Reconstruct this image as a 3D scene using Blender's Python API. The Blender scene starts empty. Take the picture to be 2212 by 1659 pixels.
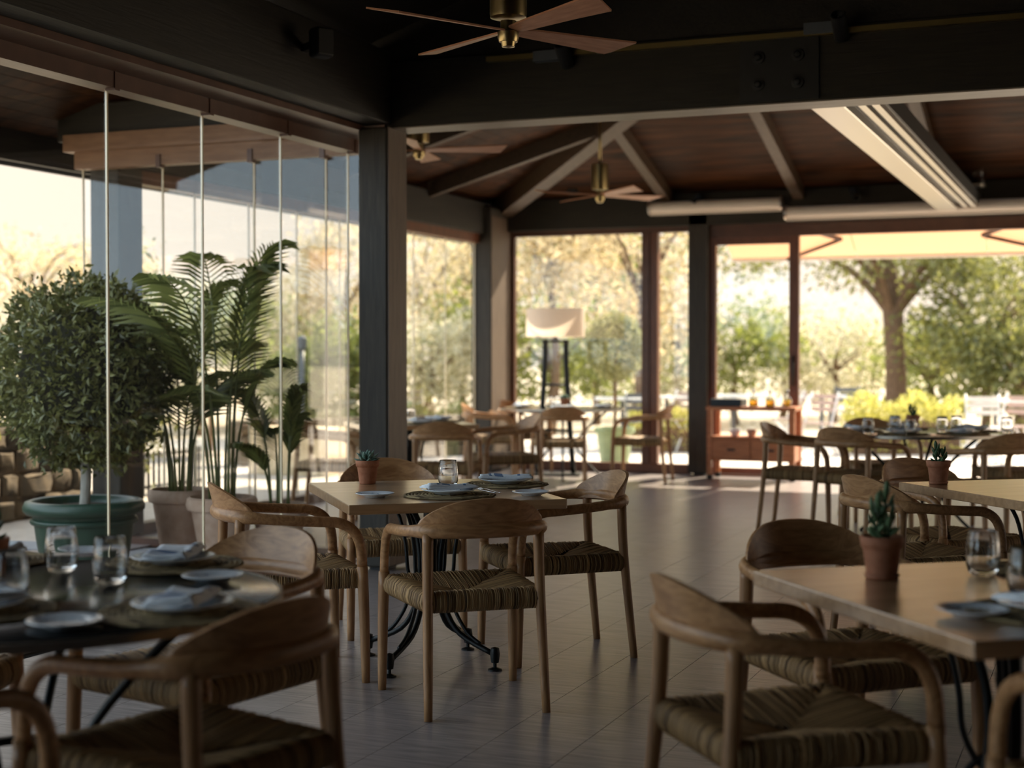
import bpy, math, random
from mathutils import Vector, Matrix
R = math.radians
SC = bpy.context.scene
COL = SC.collection
random.seed(7)

# ------------------------------------------------------------------ camera
FPX, HC, YAW = 3200.0, 1.34, R(22.2)
PITCH = math.atan((829.5 - 765) / FPX)
cam = bpy.data.cameras.new('camera')
cam.sensor_width = 36.0
cam.lens = FPX / 2212 * 36
cam.clip_end = 400
cam.dof.use_dof = True
cam.dof.focus_distance = 6.15
cam.dof.aperture_fstop = 1.9
camo = bpy.data.objects.new('camera', cam)
camo.location = (0, 0, HC)
camo.rotation_euler = (R(90) - PITCH, 0, YAW)
COL.objects.link(camo)
SC.camera = camo

# ------------------------------------------------------------------ sky, sun, exposure
SUN_AZ, SUN_EL = R(16), R(39)          # azimuth from +Y towards +X
SUN = Vector((math.sin(SUN_AZ) * math.cos(SUN_EL), math.cos(SUN_AZ) * math.cos(SUN_EL), math.sin(SUN_EL)))
w = bpy.data.worlds.new('sky'); SC.world = w; w.use_nodes = True
nt = w.node_tree; nt.nodes.clear()
def wn(t, **k):
    n = nt.nodes.new(t)
    for a, b in k.items(): setattr(n, a, b)
    return n
out = wn('ShaderNodeOutputWorld'); bg = wn('ShaderNodeBackground')
tc = wn('ShaderNodeTexCoord'); sep = wn('ShaderNodeSeparateXYZ')
dot = wn('ShaderNodeVectorMath', operation='DOT_PRODUCT'); dot.inputs[1].default_value = (math.sin(SUN_AZ), math.cos(SUN_AZ), 0)
mr = wn('ShaderNodeMapRange', interpolation_type='SMOOTHSTEP'); mr.inputs[1].default_value = -0.75; mr.inputs[2].default_value = 0.35
me = wn('ShaderNodeMapRange', interpolation_type='SMOOTHSTEP'); me.inputs[1].default_value = 0.10; me.inputs[2].default_value = 0.75
mx = wn('ShaderNodeMix', data_type='RGBA'); mx2 = wn('ShaderNodeMix', data_type='RGBA')
mx.inputs[6].default_value = (1.65, 2.1, 2.45, 1)       # horizon away from the sun
mx.inputs[7].default_value = (0.94, 0.805, 0.665, 1)      # hazy horizon under the sun
mx2.inputs[7].default_value = (1.25, 1.4, 1.6, 1)     # zenith
L = nt.links.new
L(tc.outputs['Generated'], sep.inputs[0]); L(tc.outputs['Generated'], dot.inputs[0])
L(dot.outputs['Value'], mr.inputs[0]); L(sep.outputs['Z'], me.inputs[0])
L(mr.outputs[0], mx.inputs[0]); L(me.outputs[0], mx2.inputs[0]); L(mx.outputs[2], mx2.inputs[6])
L(mx2.outputs[2], bg.inputs[0]); bg.inputs[1].default_value = 1.0
L(bg.outputs[0], out.inputs[0])
sl = bpy.data.lights.new('sun', 'SUN'); sl.energy = 11.5; sl.angle = R(0.6); sl.color = (1.0, 0.86, 0.66)
slo = bpy.data.objects.new('sun', sl); COL.objects.link(slo)
slo.rotation_euler = (-SUN).to_track_quat('-Z', 'Y').to_euler()
slo.location = (6, 20, 15)
VS = SC.view_settings
VS.view_transform = 'Standard'; VS.look = 'None'; VS.exposure = 0.5; VS.gamma = 1.0; VS.use_curve_mapping = False
SC.cycles.transparent_max_bounces = 24
SC.cycles.max_bounces = 10
SC.cycles.diffuse_bounces = 5
SC.cycles.sample_clamp_indirect = 6.0

# a point of the place seen at a photo pixel, on the horizontal plane of height z
_f = Vector((-math.sin(YAW) * math.cos(PITCH), math.cos(YAW) * math.cos(PITCH), -math.sin(PITCH)))
_r = Vector((math.cos(YAW), math.sin(YAW), 0)); _u = _r.cross(_f)
def on(u, v, z=0.0):
    d = _f + _r * ((u - 1106) / FPX) - _u * ((v - 829.5) / FPX)
    return Vector((0, 0, HC)) + d * ((z - HC) / d.z)
def far(u, v, d):
    return Vector((0, 0, HC)) + (_f + _r * ((u - 1106) / FPX) - _u * ((v - 829.5) / FPX)) * d

# ------------------------------------------------------------------ materials
MATS = {}
def mat(name, col, rough=0.5, metal=0.0, var=None, scale=(8, 8, 8), noise=4.0, bump=0.0, spec=0.5, emit=None, detail=5.0, rnd=0.0, coord='Object', dist=0.0):
    """procedural principled material: colour mixes between col and var over a stretched noise"""
    m = bpy.data.materials.new(name); m.use_nodes = True; t = m.node_tree; n = t.nodes; l = t.links.new
    p = n['Principled BSDF']
    p.inputs['Base Color'].default_value = (*col, 1); p.inputs['Roughness'].default_value = rough
    p.inputs['Metallic'].default_value = metal; p.inputs['Specular IOR Level'].default_value = spec
    if var is not None or bump:
        c = n.new('ShaderNodeTexCoord'); mp = n.new('ShaderNodeMapping'); mp.inputs['Scale'].default_value = scale
        nz = n.new('ShaderNodeTexNoise'); nz.inputs['Scale'].default_value = noise; nz.inputs['Detail'].default_value = detail
        nz.inputs['Distortion'].default_value = dist
        src = c.outputs[coord]
        if rnd:
            oi = n.new('ShaderNodeObjectInfo'); vm = n.new('ShaderNodeVectorMath'); vm.operation = 'ADD'
            ml = n.new('ShaderNodeMath'); ml.operation = 'MULTIPLY'; ml.inputs[1].default_value = rnd
            l(oi.outputs['Random'], ml.inputs[0]); l(src, vm.inputs[0]); l(ml.outputs[0], vm.inputs[1]); src = vm.outputs[0]
        l(src, mp.inputs[0]); l(mp.outputs[0], nz.inputs['Vector'])
        if var is not None:
            cr = n.new('ShaderNodeValToRGB'); cr.color_ramp.elements[0].position = 0.32; cr.color_ramp.elements[1].position = 0.68
            cr.color_ramp.elements[0].color = (*col, 1); cr.color_ramp.elements[1].color = (*var, 1)
            l(nz.outputs['Fac'], cr.inputs[0]); l(cr.outputs[0], p.inputs['Base Color'])
        if bump:
            b = n.new('ShaderNodeBump'); b.inputs['Strength'].default_value = bump; b.inputs['Distance'].default_value = 0.01
            l(nz.outputs['Fac'], b.inputs['Height']); l(b.outputs[0], p.inputs['Normal'])
    MATS[name] = m
    return m
def leafmat(name, a, b, trans=0.45, rough=0.6):
    m = bpy.data.materials.new(name); m.use_nodes = True; t = m.node_tree; n = t.nodes; l = t.links.new; n.clear()
    o = n.new('ShaderNodeOutputMaterial'); d = n.new('ShaderNodeBsdfDiffuse'); tr = n.new('ShaderNodeBsdfTranslucent')
    g = n.new('ShaderNodeBsdfGlossy'); g.inputs['Roughness'].default_value = rough
    mx = n.new('ShaderNodeMixShader'); mx.inputs[0].default_value = trans
    m2 = n.new('ShaderNodeMixShader'); m2.inputs[0].default_value = 0.06
    at = n.new('ShaderNodeAttribute'); at.attribute_name = 'tone'
    cr = n.new('ShaderNodeValToRGB'); cr.color_ramp.elements[0].color = (*a, 1); cr.color_ramp.elements[1].color = (*b, 1)
    l(at.outputs['Fac'], cr.inputs[0])
    for s in (d, tr): l(cr.outputs[0], s.inputs[0])
    l(d.outputs[0], mx.inputs[1]); l(tr.outputs[0], mx.inputs[2]); l(mx.outputs[0], m2.inputs[1]); l(g.outputs[0], m2.inputs[2])
    l(m2.outputs[0], o.inputs[0]); MATS[name] = m
    return m
def tonemat(name, a, b, rough=0.7, sheen=0.0):
    """colour between a and b by each strand's own tone"""
    m = bpy.data.materials.new(name); m.use_nodes = True; t = m.node_tree; n = t.nodes; l = t.links.new
    p = n['Principled BSDF']; p.inputs['Roughness'].default_value = rough; p.inputs['Specular IOR Level'].default_value = 0.3
    at = n.new('ShaderNodeAttribute'); at.attribute_name = 'tone'
    cr = n.new('ShaderNodeValToRGB'); cr.color_ramp.elements[0].color = (*a, 1); cr.color_ramp.elements[1].color = (*b, 1)
    l(at.outputs['Fac'], cr.inputs[0]); l(cr.outputs[0], p.inputs['Base Color']); MATS[name] = m
    return m
def panemat(name, tint, boost):
    m = bpy.data.materials.new(name); m.use_nodes = True; t = m.node_tree; n = t.nodes; l = t.links.new; n.clear()
    o = n.new('ShaderNodeOutputMaterial'); tr = n.new('ShaderNodeBsdfTransparent'); tr.inputs[0].default_value = (*tint, 1)
    g = n.new('ShaderNodeBsdfGlossy'); g.inputs['Roughness'].default_value = 0.0
    f = n.new('ShaderNodeLayerWeight'); f.inputs[0].default_value = 0.5
    pw = n.new('ShaderNodeMath'); pw.operation = 'POWER'; pw.inputs[1].default_value = 4.0
    mu = n.new('ShaderNodeMath'); mu.operation = 'MULTIPLY_ADD'; mu.inputs[1].default_value = .9; mu.inputs[2].default_value = boost; mu.use_clamp = True
    mx = n.new('ShaderNodeMixShader')
    l(f.outputs['Facing'], pw.inputs[0]); l(pw.outputs[0], mu.inputs[0]); l(mu.outputs[0], mx.inputs[0]); l(tr.outputs[0], mx.inputs[1]); l(g.outputs[0], mx.inputs[2]); l(mx.outputs[0], o.inputs[0])
    MATS[name] = m
def glassmat(name):
    m = bpy.data.materials.new(name); m.use_nodes = True
    p = m.node_tree.nodes['Principled BSDF']
    p.inputs['Base Color'].default_value = (.97, .98, .98, 1); p.inputs['Roughness'].default_value = 0.0
    p.inputs['Transmission Weight'].default_value = 1.0; p.inputs['IOR'].default_value = 1.45
    MATS[name] = m

mat('teak', (.30, .14, .055), .38, var=(.52, .28, .125), scale=(1.7, 8, 8), noise=4, dist=1.6, rnd=9, spec=.4)
mat('teak_leg', (.27, .13, .053), .38, var=(.44, .235, .105), scale=(14, 14, 1.6), noise=4, dist=.6, rnd=9, spec=.4)
mat('table_wood', (.38, .205, .088), .3, var=(.54, .32, .16), scale=(1.0, 9, 9), noise=2.6, detail=3, dist=1.0, rnd=9, spec=.7)
for _k, _v in (('Coat Weight', 1.0), ('Coat Roughness', .24), ('Coat IOR', 1.7)): MATS['table_wood'].node_tree.nodes['Principled BSDF'].inputs[_k].default_value = _v
tonemat('rush', (.065, .031, .010), (.55, .34, .15), .6)
tonemat('mat_weave', (.09, .06, .027), (.42, .31, .16), .8)
mat('cast_iron', (.006, .007, .007), .42, metal=.3, spec=.5)
mat('dark_post', (.024, .019, .013), .62, var=(.046, .037, .026), scale=(16, 16, 1.2), noise=3, dist=.8, bump=.25)
mat('dark_beam', (.010, .0075, .0035), .62, var=(.021, .016, .0075), scale=(1.2, 16, 16), noise=3, dist=.8, bump=.2)
mat('dark_beam_y', (.009, .007, .004), .62, var=(.019, .0145, .008), scale=(16, 1.2, 16), noise=3, dist=.8, bump=.2)
mat('rafter', (.05, .029, .014), .5, var=(.085, .05, .026), scale=(12, 1.2, 12), noise=3, dist=.8, bump=.2)
mat('ceiling_board', (.016, .0065, .0022), .6, var=(.080, .030, .011), scale=(.5, 2.5, 2.5), noise=2, dist=.8, rnd=50, spec=.12)
mat('wall_wood', (.06, .042, .028), .6, var=(.10, .07, .048), scale=(2, 2, 12), noise=3)
mat('lit_underside', (.17, .135, .10), .4, var=(.26, .21, .16), scale=(1.2, 14, 14), noise=3, dist=.8)  # paler than the beam: light on its underside put into the colour
mat('wing_board', (.20, .10, .05), .5, var=(.27, .145, .075), scale=(2, 12, 12), noise=3)
mat('facing', (.085, .055, .036), .55, var=(.135, .092, .062), scale=(16, 16, 1.2), noise=3, dist=.8)  # lighter post brown with bounced light put into the colour
mat('frame_brown', (.085, .036, .021), .4, var=(.115, .05, .029), scale=(3, 3, 3), noise=3)
mat('door_brown', (.13, .048, .024), .4, var=(.18, .068, .033), scale=(8, 8, 1.5), noise=3)
mat('floor_plank', (.175, .152, .148), .3, var=(.37, .325, .315), scale=(2.2, 30, 1), noise=2.2, detail=8, rnd=30, bump=.10, spec=.75, dist=.4)
mat('joint', (.004, .0035, .003), .9, spec=.1)
mat('edge_seal', (.80, .68, .46), .25, spec=.6)
mat('steel', (.62, .58, .52), .32, metal=1.0)
mat('chrome', (.8, .8, .8), .12, metal=1.0)
mat('brass_dark', (.36, .28, .14), .28, metal=1.0)
mat('fan_wood', (.42, .19, .10), .4, var=(.56, .28, .16), scale=(3, 20, 20), noise=3)
mat('rail_gold', (.36, .27, .11), .3, metal=.9)
mat('black_plastic', (.012, .012, .011), .5)
mat('white_cassette', (.88, .80, .70), .4)
mat('porcelain', (.82, .86, .90), .12, spec=.6)
mat('porcelain_blue', (.045, .09, .22), .15, var=(.60, .68, .78), scale=(9, 9, 9), noise=6)
mat('cloth', (.78, .82, .87), .85, var=(.86, .89, .92), scale=(20, 20, 20), noise=5, bump=.15)
mat('cloth_blue', (.14, .22, .38), .85)
mat('terracotta', (.34, .12, .055), .75, var=(.46, .19, .10), scale=(14, 14, 14), noise=3, bump=.12)
mat('terracotta_pale', (.42, .27, .185), .8, var=(.55, .39, .29), scale=(3, 3, 3), noise=4, bump=.12)
mat('green_glaze', (.020, .052, .034), .38, var=(.027, .066, .043), scale=(4, 4, 4), noise=3)
mat('green_pale', (.22, .30, .16), .5, var=(.28, .36, .2), scale=(4, 4, 4), noise=3)
mat('soil', (.03, .018, .010), .95, var=(.075, .048, .03), scale=(30, 30, 30), noise=6, bump=.8)
mat('bark', (.10, .06, .034), .9, var=(.19, .12, .072), scale=(10, 10, 3), noise=4, bump=.6)
mat('bark_pale', (.34, .31, .26), .85, var=(.48, .45, .39), scale=(12, 12, 3), noise=4, bump=.4)
mat('stone_wall', (.042, .029, .015), .9, var=(.125, .09, .05), scale=(3, 3, 3), noise=3, bump=.7, rnd=20)
mat('mortar', (.065, .047, .027), .95, var=(.12, .09, .055), scale=(6, 6, 6), noise=3, bump=.5)
mat('flagstone', (.30, .23, .18), .8, var=(.42, .34, .28), scale=(3, 3, 3), noise=3, bump=.3, rnd=20)
mat('terrace', (.55, .47, .39), .85, var=(.68, .60, .51), scale=(2, 2, 2), noise=3, bump=.2)
mat('grass', (.16, .22, .04), .9, var=(.30, .34, .08), scale=(2, 2, 2), noise=4, bump=.6)
mat('earth', (.40, .32, .22), .95, var=(.55, .47, .36), scale=(.6, .6, .6), noise=4)
mat('blue_stone', (.24, .25, .27), .55, var=(.33, .34, .36), scale=(3, 3, 3), noise=3)
mat('fence_black', (.015, .016, .016), .5)
mat('white_metal', (.75, .72, .68), .4)
mat('grey_metal', (.10, .11, .12), .4)
mat('pink_wood', (.42, .30, .25), .7, var=(.52, .38, .32), scale=(3, 20, 20), noise=3)
mat('cart_wood', (.36, .12, .04), .4, var=(.52, .19, .07), scale=(2, 14, 14), noise=3)
mat('straw', (.55, .42, .26), .9, var=(.68, .55, .36), scale=(30, 30, 4), noise=3)
mat('book_dark', (.015, .022, .028), .5)
mat('oil', (.95, .60, .03), .05, spec=.5)
MATS['oil'].node_tree.nodes['Principled BSDF'].inputs['Transmission Weight'].default_value = .85
mat('red_label', (.5, .05, .03), .5)
mat('lime', (.7, .75, .05), .5)
leafmat('leaf_bush', (.034, .046, .008), (.28, .285, .085), .3, .4)
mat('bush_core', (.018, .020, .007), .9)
leafmat('leaf_olive', (0.331, 0.305, 0.165), (0.801, 0.750, 0.557), .5)
leafmat('leaf_gold', (0.401, 0.322, 0.157), (0.828, 0.697, 0.470), .5)
leafmat('leaf_green', (0.099, 0.129, 0.020), (0.350, 0.380, 0.084), .5)
leafmat('leaf_deep', (0.068, 0.079, 0.010), (0.333, 0.327, 0.084), .5)
leafmat('leaf_lime', (0.350, 0.342, 0.038), (0.744, 0.683, 0.213), .45)
leafmat('leaf_ball', (.11, .13, .03), (.55, .54, .28), .4)
leafmat('palm', (.06, .085, .015), (.36, .40, .12), .4, .4)
tonemat('succulent', (.06, .13, .10), (.22, .33, .27), .5)
tonemat('succulent_green', (.035, .075, .03), (.13, .21, .10), .45)
panemat('pane', (.99, .992, .985), .04)
glassmat('tumbler_glass')
def _shade():
    m = bpy.data.materials.new('lamp_shade'); m.use_nodes = True; t = m.node_tree; n = t.nodes; l = t.links.new; n.clear()
    o = n.new('ShaderNodeOutputMaterial'); d = n.new('ShaderNodeBsdfDiffuse'); tr = n.new('ShaderNodeBsdfTranslucent'); mx = n.new('ShaderNodeMixShader')
    for s in (d, tr): s.inputs[0].default_value = (.95, .88, .80, 1)
    mx.inputs[0].default_value = .6; l(d.outputs[0], mx.inputs[1]); l(tr.outputs[0], mx.inputs[2]); l(mx.outputs[0], o.inputs[0]); MATS['lamp_shade'] = m
    m = m.copy(); m.name = 'awning'; MATS['awning'] = m
    for s in m.node_tree.nodes:
        if s.type in ('BSDF_DIFFUSE', 'BSDF_TRANSLUCENT'): s.inputs[0].default_value = (.80, .60, .45, 1)
        if s.type == 'MIX_SHADER': s.inputs[0].default_value = .6
_shade()

# ------------------------------------------------------------------ mesh helpers
class MB:
    def __init__(s): s.v = []; s.f = []; s.t = []; s.mi = []; s.cur = 0
    def add(s, vs, fs, tone=0.5):
        o = len(s.v); s.v += [tuple(p) for p in vs]; s.t += [tone] * len(vs)
        for f in fs: s.f.append(tuple(i + o for i in f)); s.mi.append(s.cur)
        return s
    def box(s, a, b, M=None, tone=.5):
        (x0, y0, z0), (x1, y1, z1) = a, b
        vs = [Vector(p) for p in ((x0,y0,z0),(x1,y0,z0),(x1,y1,z0),(x0,y1,z0),(x0,y0,z1),(x1,y0,z1),(x1,y1,z1),(x0,y1,z1))]
        if M: vs = [M @ p for p in vs]
        return s.add(vs, [(0,3,2,1),(4,5,6,7),(0,1,5,4),(1,2,6,5),(2,3,7,6),(3,0,4,7)], tone)
    def tube(s, pts, rad, n=8, tone=.5, cap=True, flat=1.0):
        pts = [Vector(p) for p in pts]; k = len(pts)
        rs = rad if isinstance(rad, (list, tuple)) else [rad] * k
        t0 = (pts[1] - pts[0]).normalized()
        ref = Vector((0, 0, 1)) if abs(t0.z) < .9 else Vector((1, 0, 0))
        nrm = (ref - t0 * ref.dot(t0)).normalized(); vs = []
        for i, p in enumerate(pts):
            t = (pts[min(i + 1, k - 1)] - pts[max(i - 1, 0)]).normalized()
            nrm = (nrm - t * nrm.dot(t)).normalized(); bn = t.cross(nrm)
            for j in range(n):
                a = 2 * math.pi * j / n
                vs.append(p + (nrm * math.cos(a) * flat + bn * math.sin(a)) * rs[i])
        fs = [(i*n + j, i*n + (j+1) % n, (i+1)*n + (j+1) % n, (i+1)*n + j) for i in range(k-1) for j in range(n)]
        if cap: fs += [tuple(range(n))[::-1], tuple((k-1)*n + j for j in range(n))]
        return s.add(vs, fs, tone)
    def lathe(s, prof, n=24, c=(0, 0, 0), tone=.5, closed=False):
        k = len(prof); vs = []
        for r, z in prof:
            for j in range(n):
                a = 2 * math.pi * j / n; vs.append((c[0] + r * math.cos(a), c[1] + r * math.sin(a), c[2] + z))
        m = k if closed else k - 1
        fs = [(i*n + j, i*n + (j+1) % n, ((i+1) % k)*n + (j+1) % n, ((i+1) % k)*n + j) for i in range(m) for j in range(n)]
        if not closed:
            if prof[0][0] > 1e-6: fs.append(tuple(range(n))[::-1])
            if prof[-1][0] > 1e-6: fs.append(tuple((k-1)*n + j for j in range(n)))
        return s.add(vs, fs, tone)
    def mesh(s, name, mats, smooth=True):
        me = bpy.data.meshes.new(name); me.from_pydata(s.v, [], s.f)
        for m in (mats if isinstance(mats, (list, tuple)) else [mats]): me.materials.append(MATS[m])
        if smooth: me.polygons.foreach_set('use_smooth', [True] * len(me.polygons))
        if any(s.mi): me.polygons.foreach_set('material_index', s.mi)
        if any(t != .5 for t in s.t):
            a = me.attributes.new('tone', 'FLOAT', 'POINT'); a.data.foreach_set('value', s.t)
        me.update(); return me
    def build(s, name, mats, parent=None, smooth=True, sharp=None):
        me = s.mesh(name, mats, smooth)
        if smooth and sharp: me.set_sharp_from_angle(angle=R(sharp))
        return place(name, me, parent)
def place(name, me, parent=None, loc=None, rz=0):
    o = bpy.data.objects.new(name, me); COL.objects.link(o); o.parent = parent
    if loc is not None: o.location = loc
    if rz: o.rotation_euler = (0, 0, rz)
    return o
def tag(o, label=None, cat=None, group=None, kind=None):
    for k, v in (('label', label), ('category', cat), ('group', group), ('kind', kind)):
        if v: o[k] = v
    return o
def thing(name, loc=(0, 0, 0), rz=0, label=None, cat=None, group=None, kind=None):
    o = bpy.data.objects.new(name, None); COL.objects.link(o); o.location = loc; o.rotation_euler = (0, 0, rz)
    o.empty_display_size = .1
    return tag(o, label, cat, group, kind)
def copy_tree(o, parent=None):
    c = o.copy(); COL.objects.link(c); c.parent = parent
    for ch in list(KIDS(o)): copy_tree(ch, c)
    return c
def KIDS(o): return list(o.children)
def bm_bevel(o, wdt=.003, seg=1):
    m = o.modifiers.new('bevel', 'BEVEL'); m.width = wdt; m.segments = seg; m.limit_method = 'ANGLE'; m.angle_limit = R(40)
    return o
def smooth_path(pts, sub=4):
    pts = [Vector(p) for p in pts]; o = []
    for i in range(len(pts) - 1):
        p0, p1, p2, p3 = pts[max(i-1, 0)], pts[i], pts[i+1], pts[min(i+2, len(pts)-1)]
        for k in range(sub):
            t = k / sub
            o.append(.5 * ((2*p1) + (-p0+p2)*t + (2*p0-5*p1+4*p2-p3)*t*t + (-p0+3*p1-3*p2+p3)*t**3))
    return o + [pts[-1]]

# ------------------------------------------------------------------ layout of the building
XL = -4.15                  # inner face of the post line
YB = 8.20                   # front face of the cross beam
YF = 16.04                  # far wall
XO = -6.75                  # outer wall of the wing
YW = 8.70                   # front glass of the wing
ZB = 2.735                  # underside of the beams
XR, YN = 6.2, -3.2          # right and near ends of the roof
XG = XL - .45               # folding glass wall
NTRIM = [0]
def trim(mb, m, label, smooth=False, bevel=.006):
    NTRIM[0] += 1
    o = mb.build('trim_%d' % NTRIM[0], m, None, smooth)
    if bevel: bm_bevel(o, bevel)
    return tag(o, label, kind='structure')

# --- floor: planks .305 wide along Y
floor = thing('floor', kind='structure', label='brown-grey wood-look plank floor of the pavilion')
MB().box((XG - .05, YN, -.06), (XR, YF + .12, -.012)).build('subfloor', 'joint', floor, False)
MB().box((XO - .1, YW - .05, -.06), (XG - .05, YF + .12, -.012)).build('subfloor', 'joint', floor, False)
PW, PL = .305, 1.22
planks = []
i0 = math.floor((XO - .1 + 2.303) / PW)
x = -2.303 + i0 * PW; col = 0
while x < XR - .05:
    y = YN + ((col * .47) % 1) * PL - PL
    while y < YF + .1:
        y0, y1 = max(y, YN), min(y + PL, YF + .1)
        if y1 - y0 > .05 and not (x + PW < XL - .2 and y1 < YW + .35):
            planks.append((x, y0, x + PW, y1))
        y += PL
    x += PW; col += 1
def inview(p):
    q = Vector(((p[0]+p[2])/2, (p[1]+p[3])/2, -HC)); d = q.dot(_f)
    return d > 2.2 and abs(q.dot(_r)) / d < .36 and (q.dot(-_u)) / d < .34
vis = sorted([p for p in planks if inview(p)], key=lambda p: p[0]**2 + p[1]**2)
near, rest = vis[:290], vis[290:] + [p for p in planks if not inview(p)]
cache = {}
for (x0, y0, x1, y1) in near:
    k = round(y1 - y0, 3)
    if k not in cache:
        h, l2 = PW/2 - .0011, (y1 - y0)/2
        cache[k] = MB().box((-h, -l2, -.014), (h, l2, 0)).mesh('floor_plank', 'floor_plank', False)
    place('plank', cache[k], floor, ((x0+x1)/2, (y0+y1)/2, 0))
mb = MB()
for (x0, y0, x1, y1) in rest: mb.box((x0 + .0011, y0, -.014), (x1 - .0011, y1, 0))
tag(mb.build('far_planks', 'floor_plank', floor, False), kind='stuff')

# --- posts
def post(x0, x1, y0, y1, z1, label, m='dark_post'):
    o = trim(MB().box((x0, y0, .02), (x1, y1, z1)), m, label, bevel=.01)
    MB().box((x0 + .05, y0 + .05, 0), (x1 - .05, y1 - .05, .03)).build('base_plate', 'black_plastic', o, False)
    return o
c1 = post(XL - .20, XL, YB - .06, YB + .21, ZB, 'dark square timber post beside the middle table')
post(XL - .24, XL - .02, YF - .14, YF + .1, 3.0, 'dark timber post beside the serving cart')
c2 = post(XO - .04, XO + .20, YF - .62, YF + .12, 3.0, 'dark timber corner post behind the floor lamp')
post(XO - .16, XO + .10, YW + .12, YW + .40, 2.9, 'dark timber post behind the potted round bush')
post(XR - .3, XR - .1, YB - .06, YB + .2, ZB, 'dark timber post at the right side')
post(XR - .3, XR - .1, YF - .1, YF + .1, 3.0, 'dark timber post at the right far corner')
post(XR - .3, XR - .1, YN, YN + .2, 3.0, 'dark timber post at the right near corner')

MB().box((XL - .001, YB - .05, .03), (XL + .006, YB + .20, ZB - .002)).build('bounce_lit_side', 'facing', c1, False)  # thin strips painting the bounced light on these post sides
MB().box((XO + .199, YF - .61, .03), (XO + .206, YF + .11, 2.9)).build('bounce_lit_side', 'facing', c2, False)
# --- beams
cb = trim(MB().box((XL - .05, YB, ZB), (XR, YB + .24, 3.14)), 'dark_beam', 'long dark timber cross beam under the roof')
MB().box((XL, YB + .003, ZB - .006), (XR, YB + .237, ZB + .002)).build('lit_underside_strip', 'lit_underside', cb, False)  # pale strip paints the light caught by the beam's underside
trim(MB().box((XL - .18, YN, ZB + .02), (XL, YB, 3.2)), 'dark_beam_y', 'dark timber beam over the folding glass wall')
trim(MB().box((XO - .2, YF - .14, 2.76), (XR, YF + .1, 3.12)), 'dark_beam', 'dark timber beam along the far wall')
trim(MB().box((XO - .12, YW, 2.70), (XO + .12, YF - .15, 3.05)), 'dark_beam_y', 'timber beam over the outer wall of the side wing')
trim(MB().box((XO - .3, YW - .06, 2.86), (XL - .24, YW + .14, 3.12)), 'dark_beam', 'timber beam over the front glass of the side wing')
trim(MB().box((XR - .3, YN, ZB), (XR - .1, YF, 3.15)), 'dark_beam_y', 'timber beam along the right side')
trim(MB().box((XL - .4, YN - .1, 2.8), (XR, YN + .1, 3.2)), 'dark_beam', 'timber beam at the near end')
def wall(name, a, b, label):
    o = tag(MB().box(a, b).build(name, 'wall_wood', None, False), label, kind='structure'); return o
wall('wall_back', (XL - .4, YN - .08, 0), (XR, YN + .02, 3.2), 'dark timber wall behind the dining room')
wall('wall_right', (XR - .12, YN, 0), (XR, 7.5, 3.2), 'dark timber wall on the right of the dining room')
wall('wall_far', (.75, YF - .06, 0), (XR, YF + .06, 2.8), 'dark timber wall at the far right end')
# bolted steel plate on the cross beam
pl = tag(MB().box((-1.965, YB - .012, ZB + .01), (-1.525, YB, 3.10)).build('bolt_plate', 'black_plastic', None, False),
         'black bolted steel plate on the cross beam', 'plate')
for bx in (-1.86, -1.64):
    for bz in (2.84, 2.99):
        mb = MB(); Mx = Matrix.Translation((bx, YB - .012, bz)) @ Matrix.Rotation(R(90), 4, 'X')
        t = MB().lathe([(0, .03), (.014, .028), (.02, .018), (.02, .012), (.036, .01), (.036, 0)], 10)
        mb.add([Mx @ Vector(p) for p in t.v], t.f); mb.build('bolt', 'black_plastic', pl, True, 40)

# --- roof: hipped at the far left corner
SL = .29
def ceil_z(x, y):
    if y > YB + .2: return 3.10 + SL * max(0, min(YF - y, x - XO))
    return 3.16 + SL * min(max(0, x - XL + .3), XR - x + 1, y - YN + 2)
ceiling = thing('ceiling', kind='structure', label='dark sloping board ceiling of the pavilion')
bw = .135
n = int((YF + .55 - (YB + .3)) / bw)
for k in range(n):                       # far slope: boards run along X
    ya = YF + .55 - k * bw; yb = ya - bw + .006
    xa = XO + (YF - ya); xa2 = XO + (YF - yb)
    za, zb = 3.10 + SL * (YF - ya), 3.10 + SL * (YF - yb)
    if za > 5.0: break
    mb = MB(); vs = []
    for dz in (0, .025):
        vs += [(xa, ya, za + dz), (XR, ya, za + dz), (XR, yb, zb + dz), (xa2, yb, zb + dz)]
    mb.add(vs, [(0,3,2,1),(4,5,6,7),(0,1,5,4),(1,2,6,5),(2,3,7,6),(3,0,4,7)])
    mb.build('ceiling_board', 'ceiling_board', ceiling, False)
for k in range(60):                      # wing slope: boards run along Y
    xa = XO - .55 + k * bw; xb = xa + bw - .006
    za, zb = 3.10 + SL * (xa - XO), 3.10 + SL * (xb - XO)
    ya, yb2 = YF - (xa - XO), YF - (xb - XO)
    if za > 5.0: break
    y0 = YW - 1.75 if xa < XL - .45 else YB + .24
    mb = MB(); vs = []
    for dz in (0, .025):
        vs += [(xa, y0, za + dz), (xb, y0, zb + dz), (xb, yb2, zb + dz), (xa, ya, za + dz)]
    mb.add(vs, [(0,3,2,1),(4,5,6,7),(0,1,5,4),(1,2,6,5),(2,3,7,6),(3,0,4,7)])
    mb.build('ceiling_board', 'ceiling_board', ceiling, False)
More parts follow.
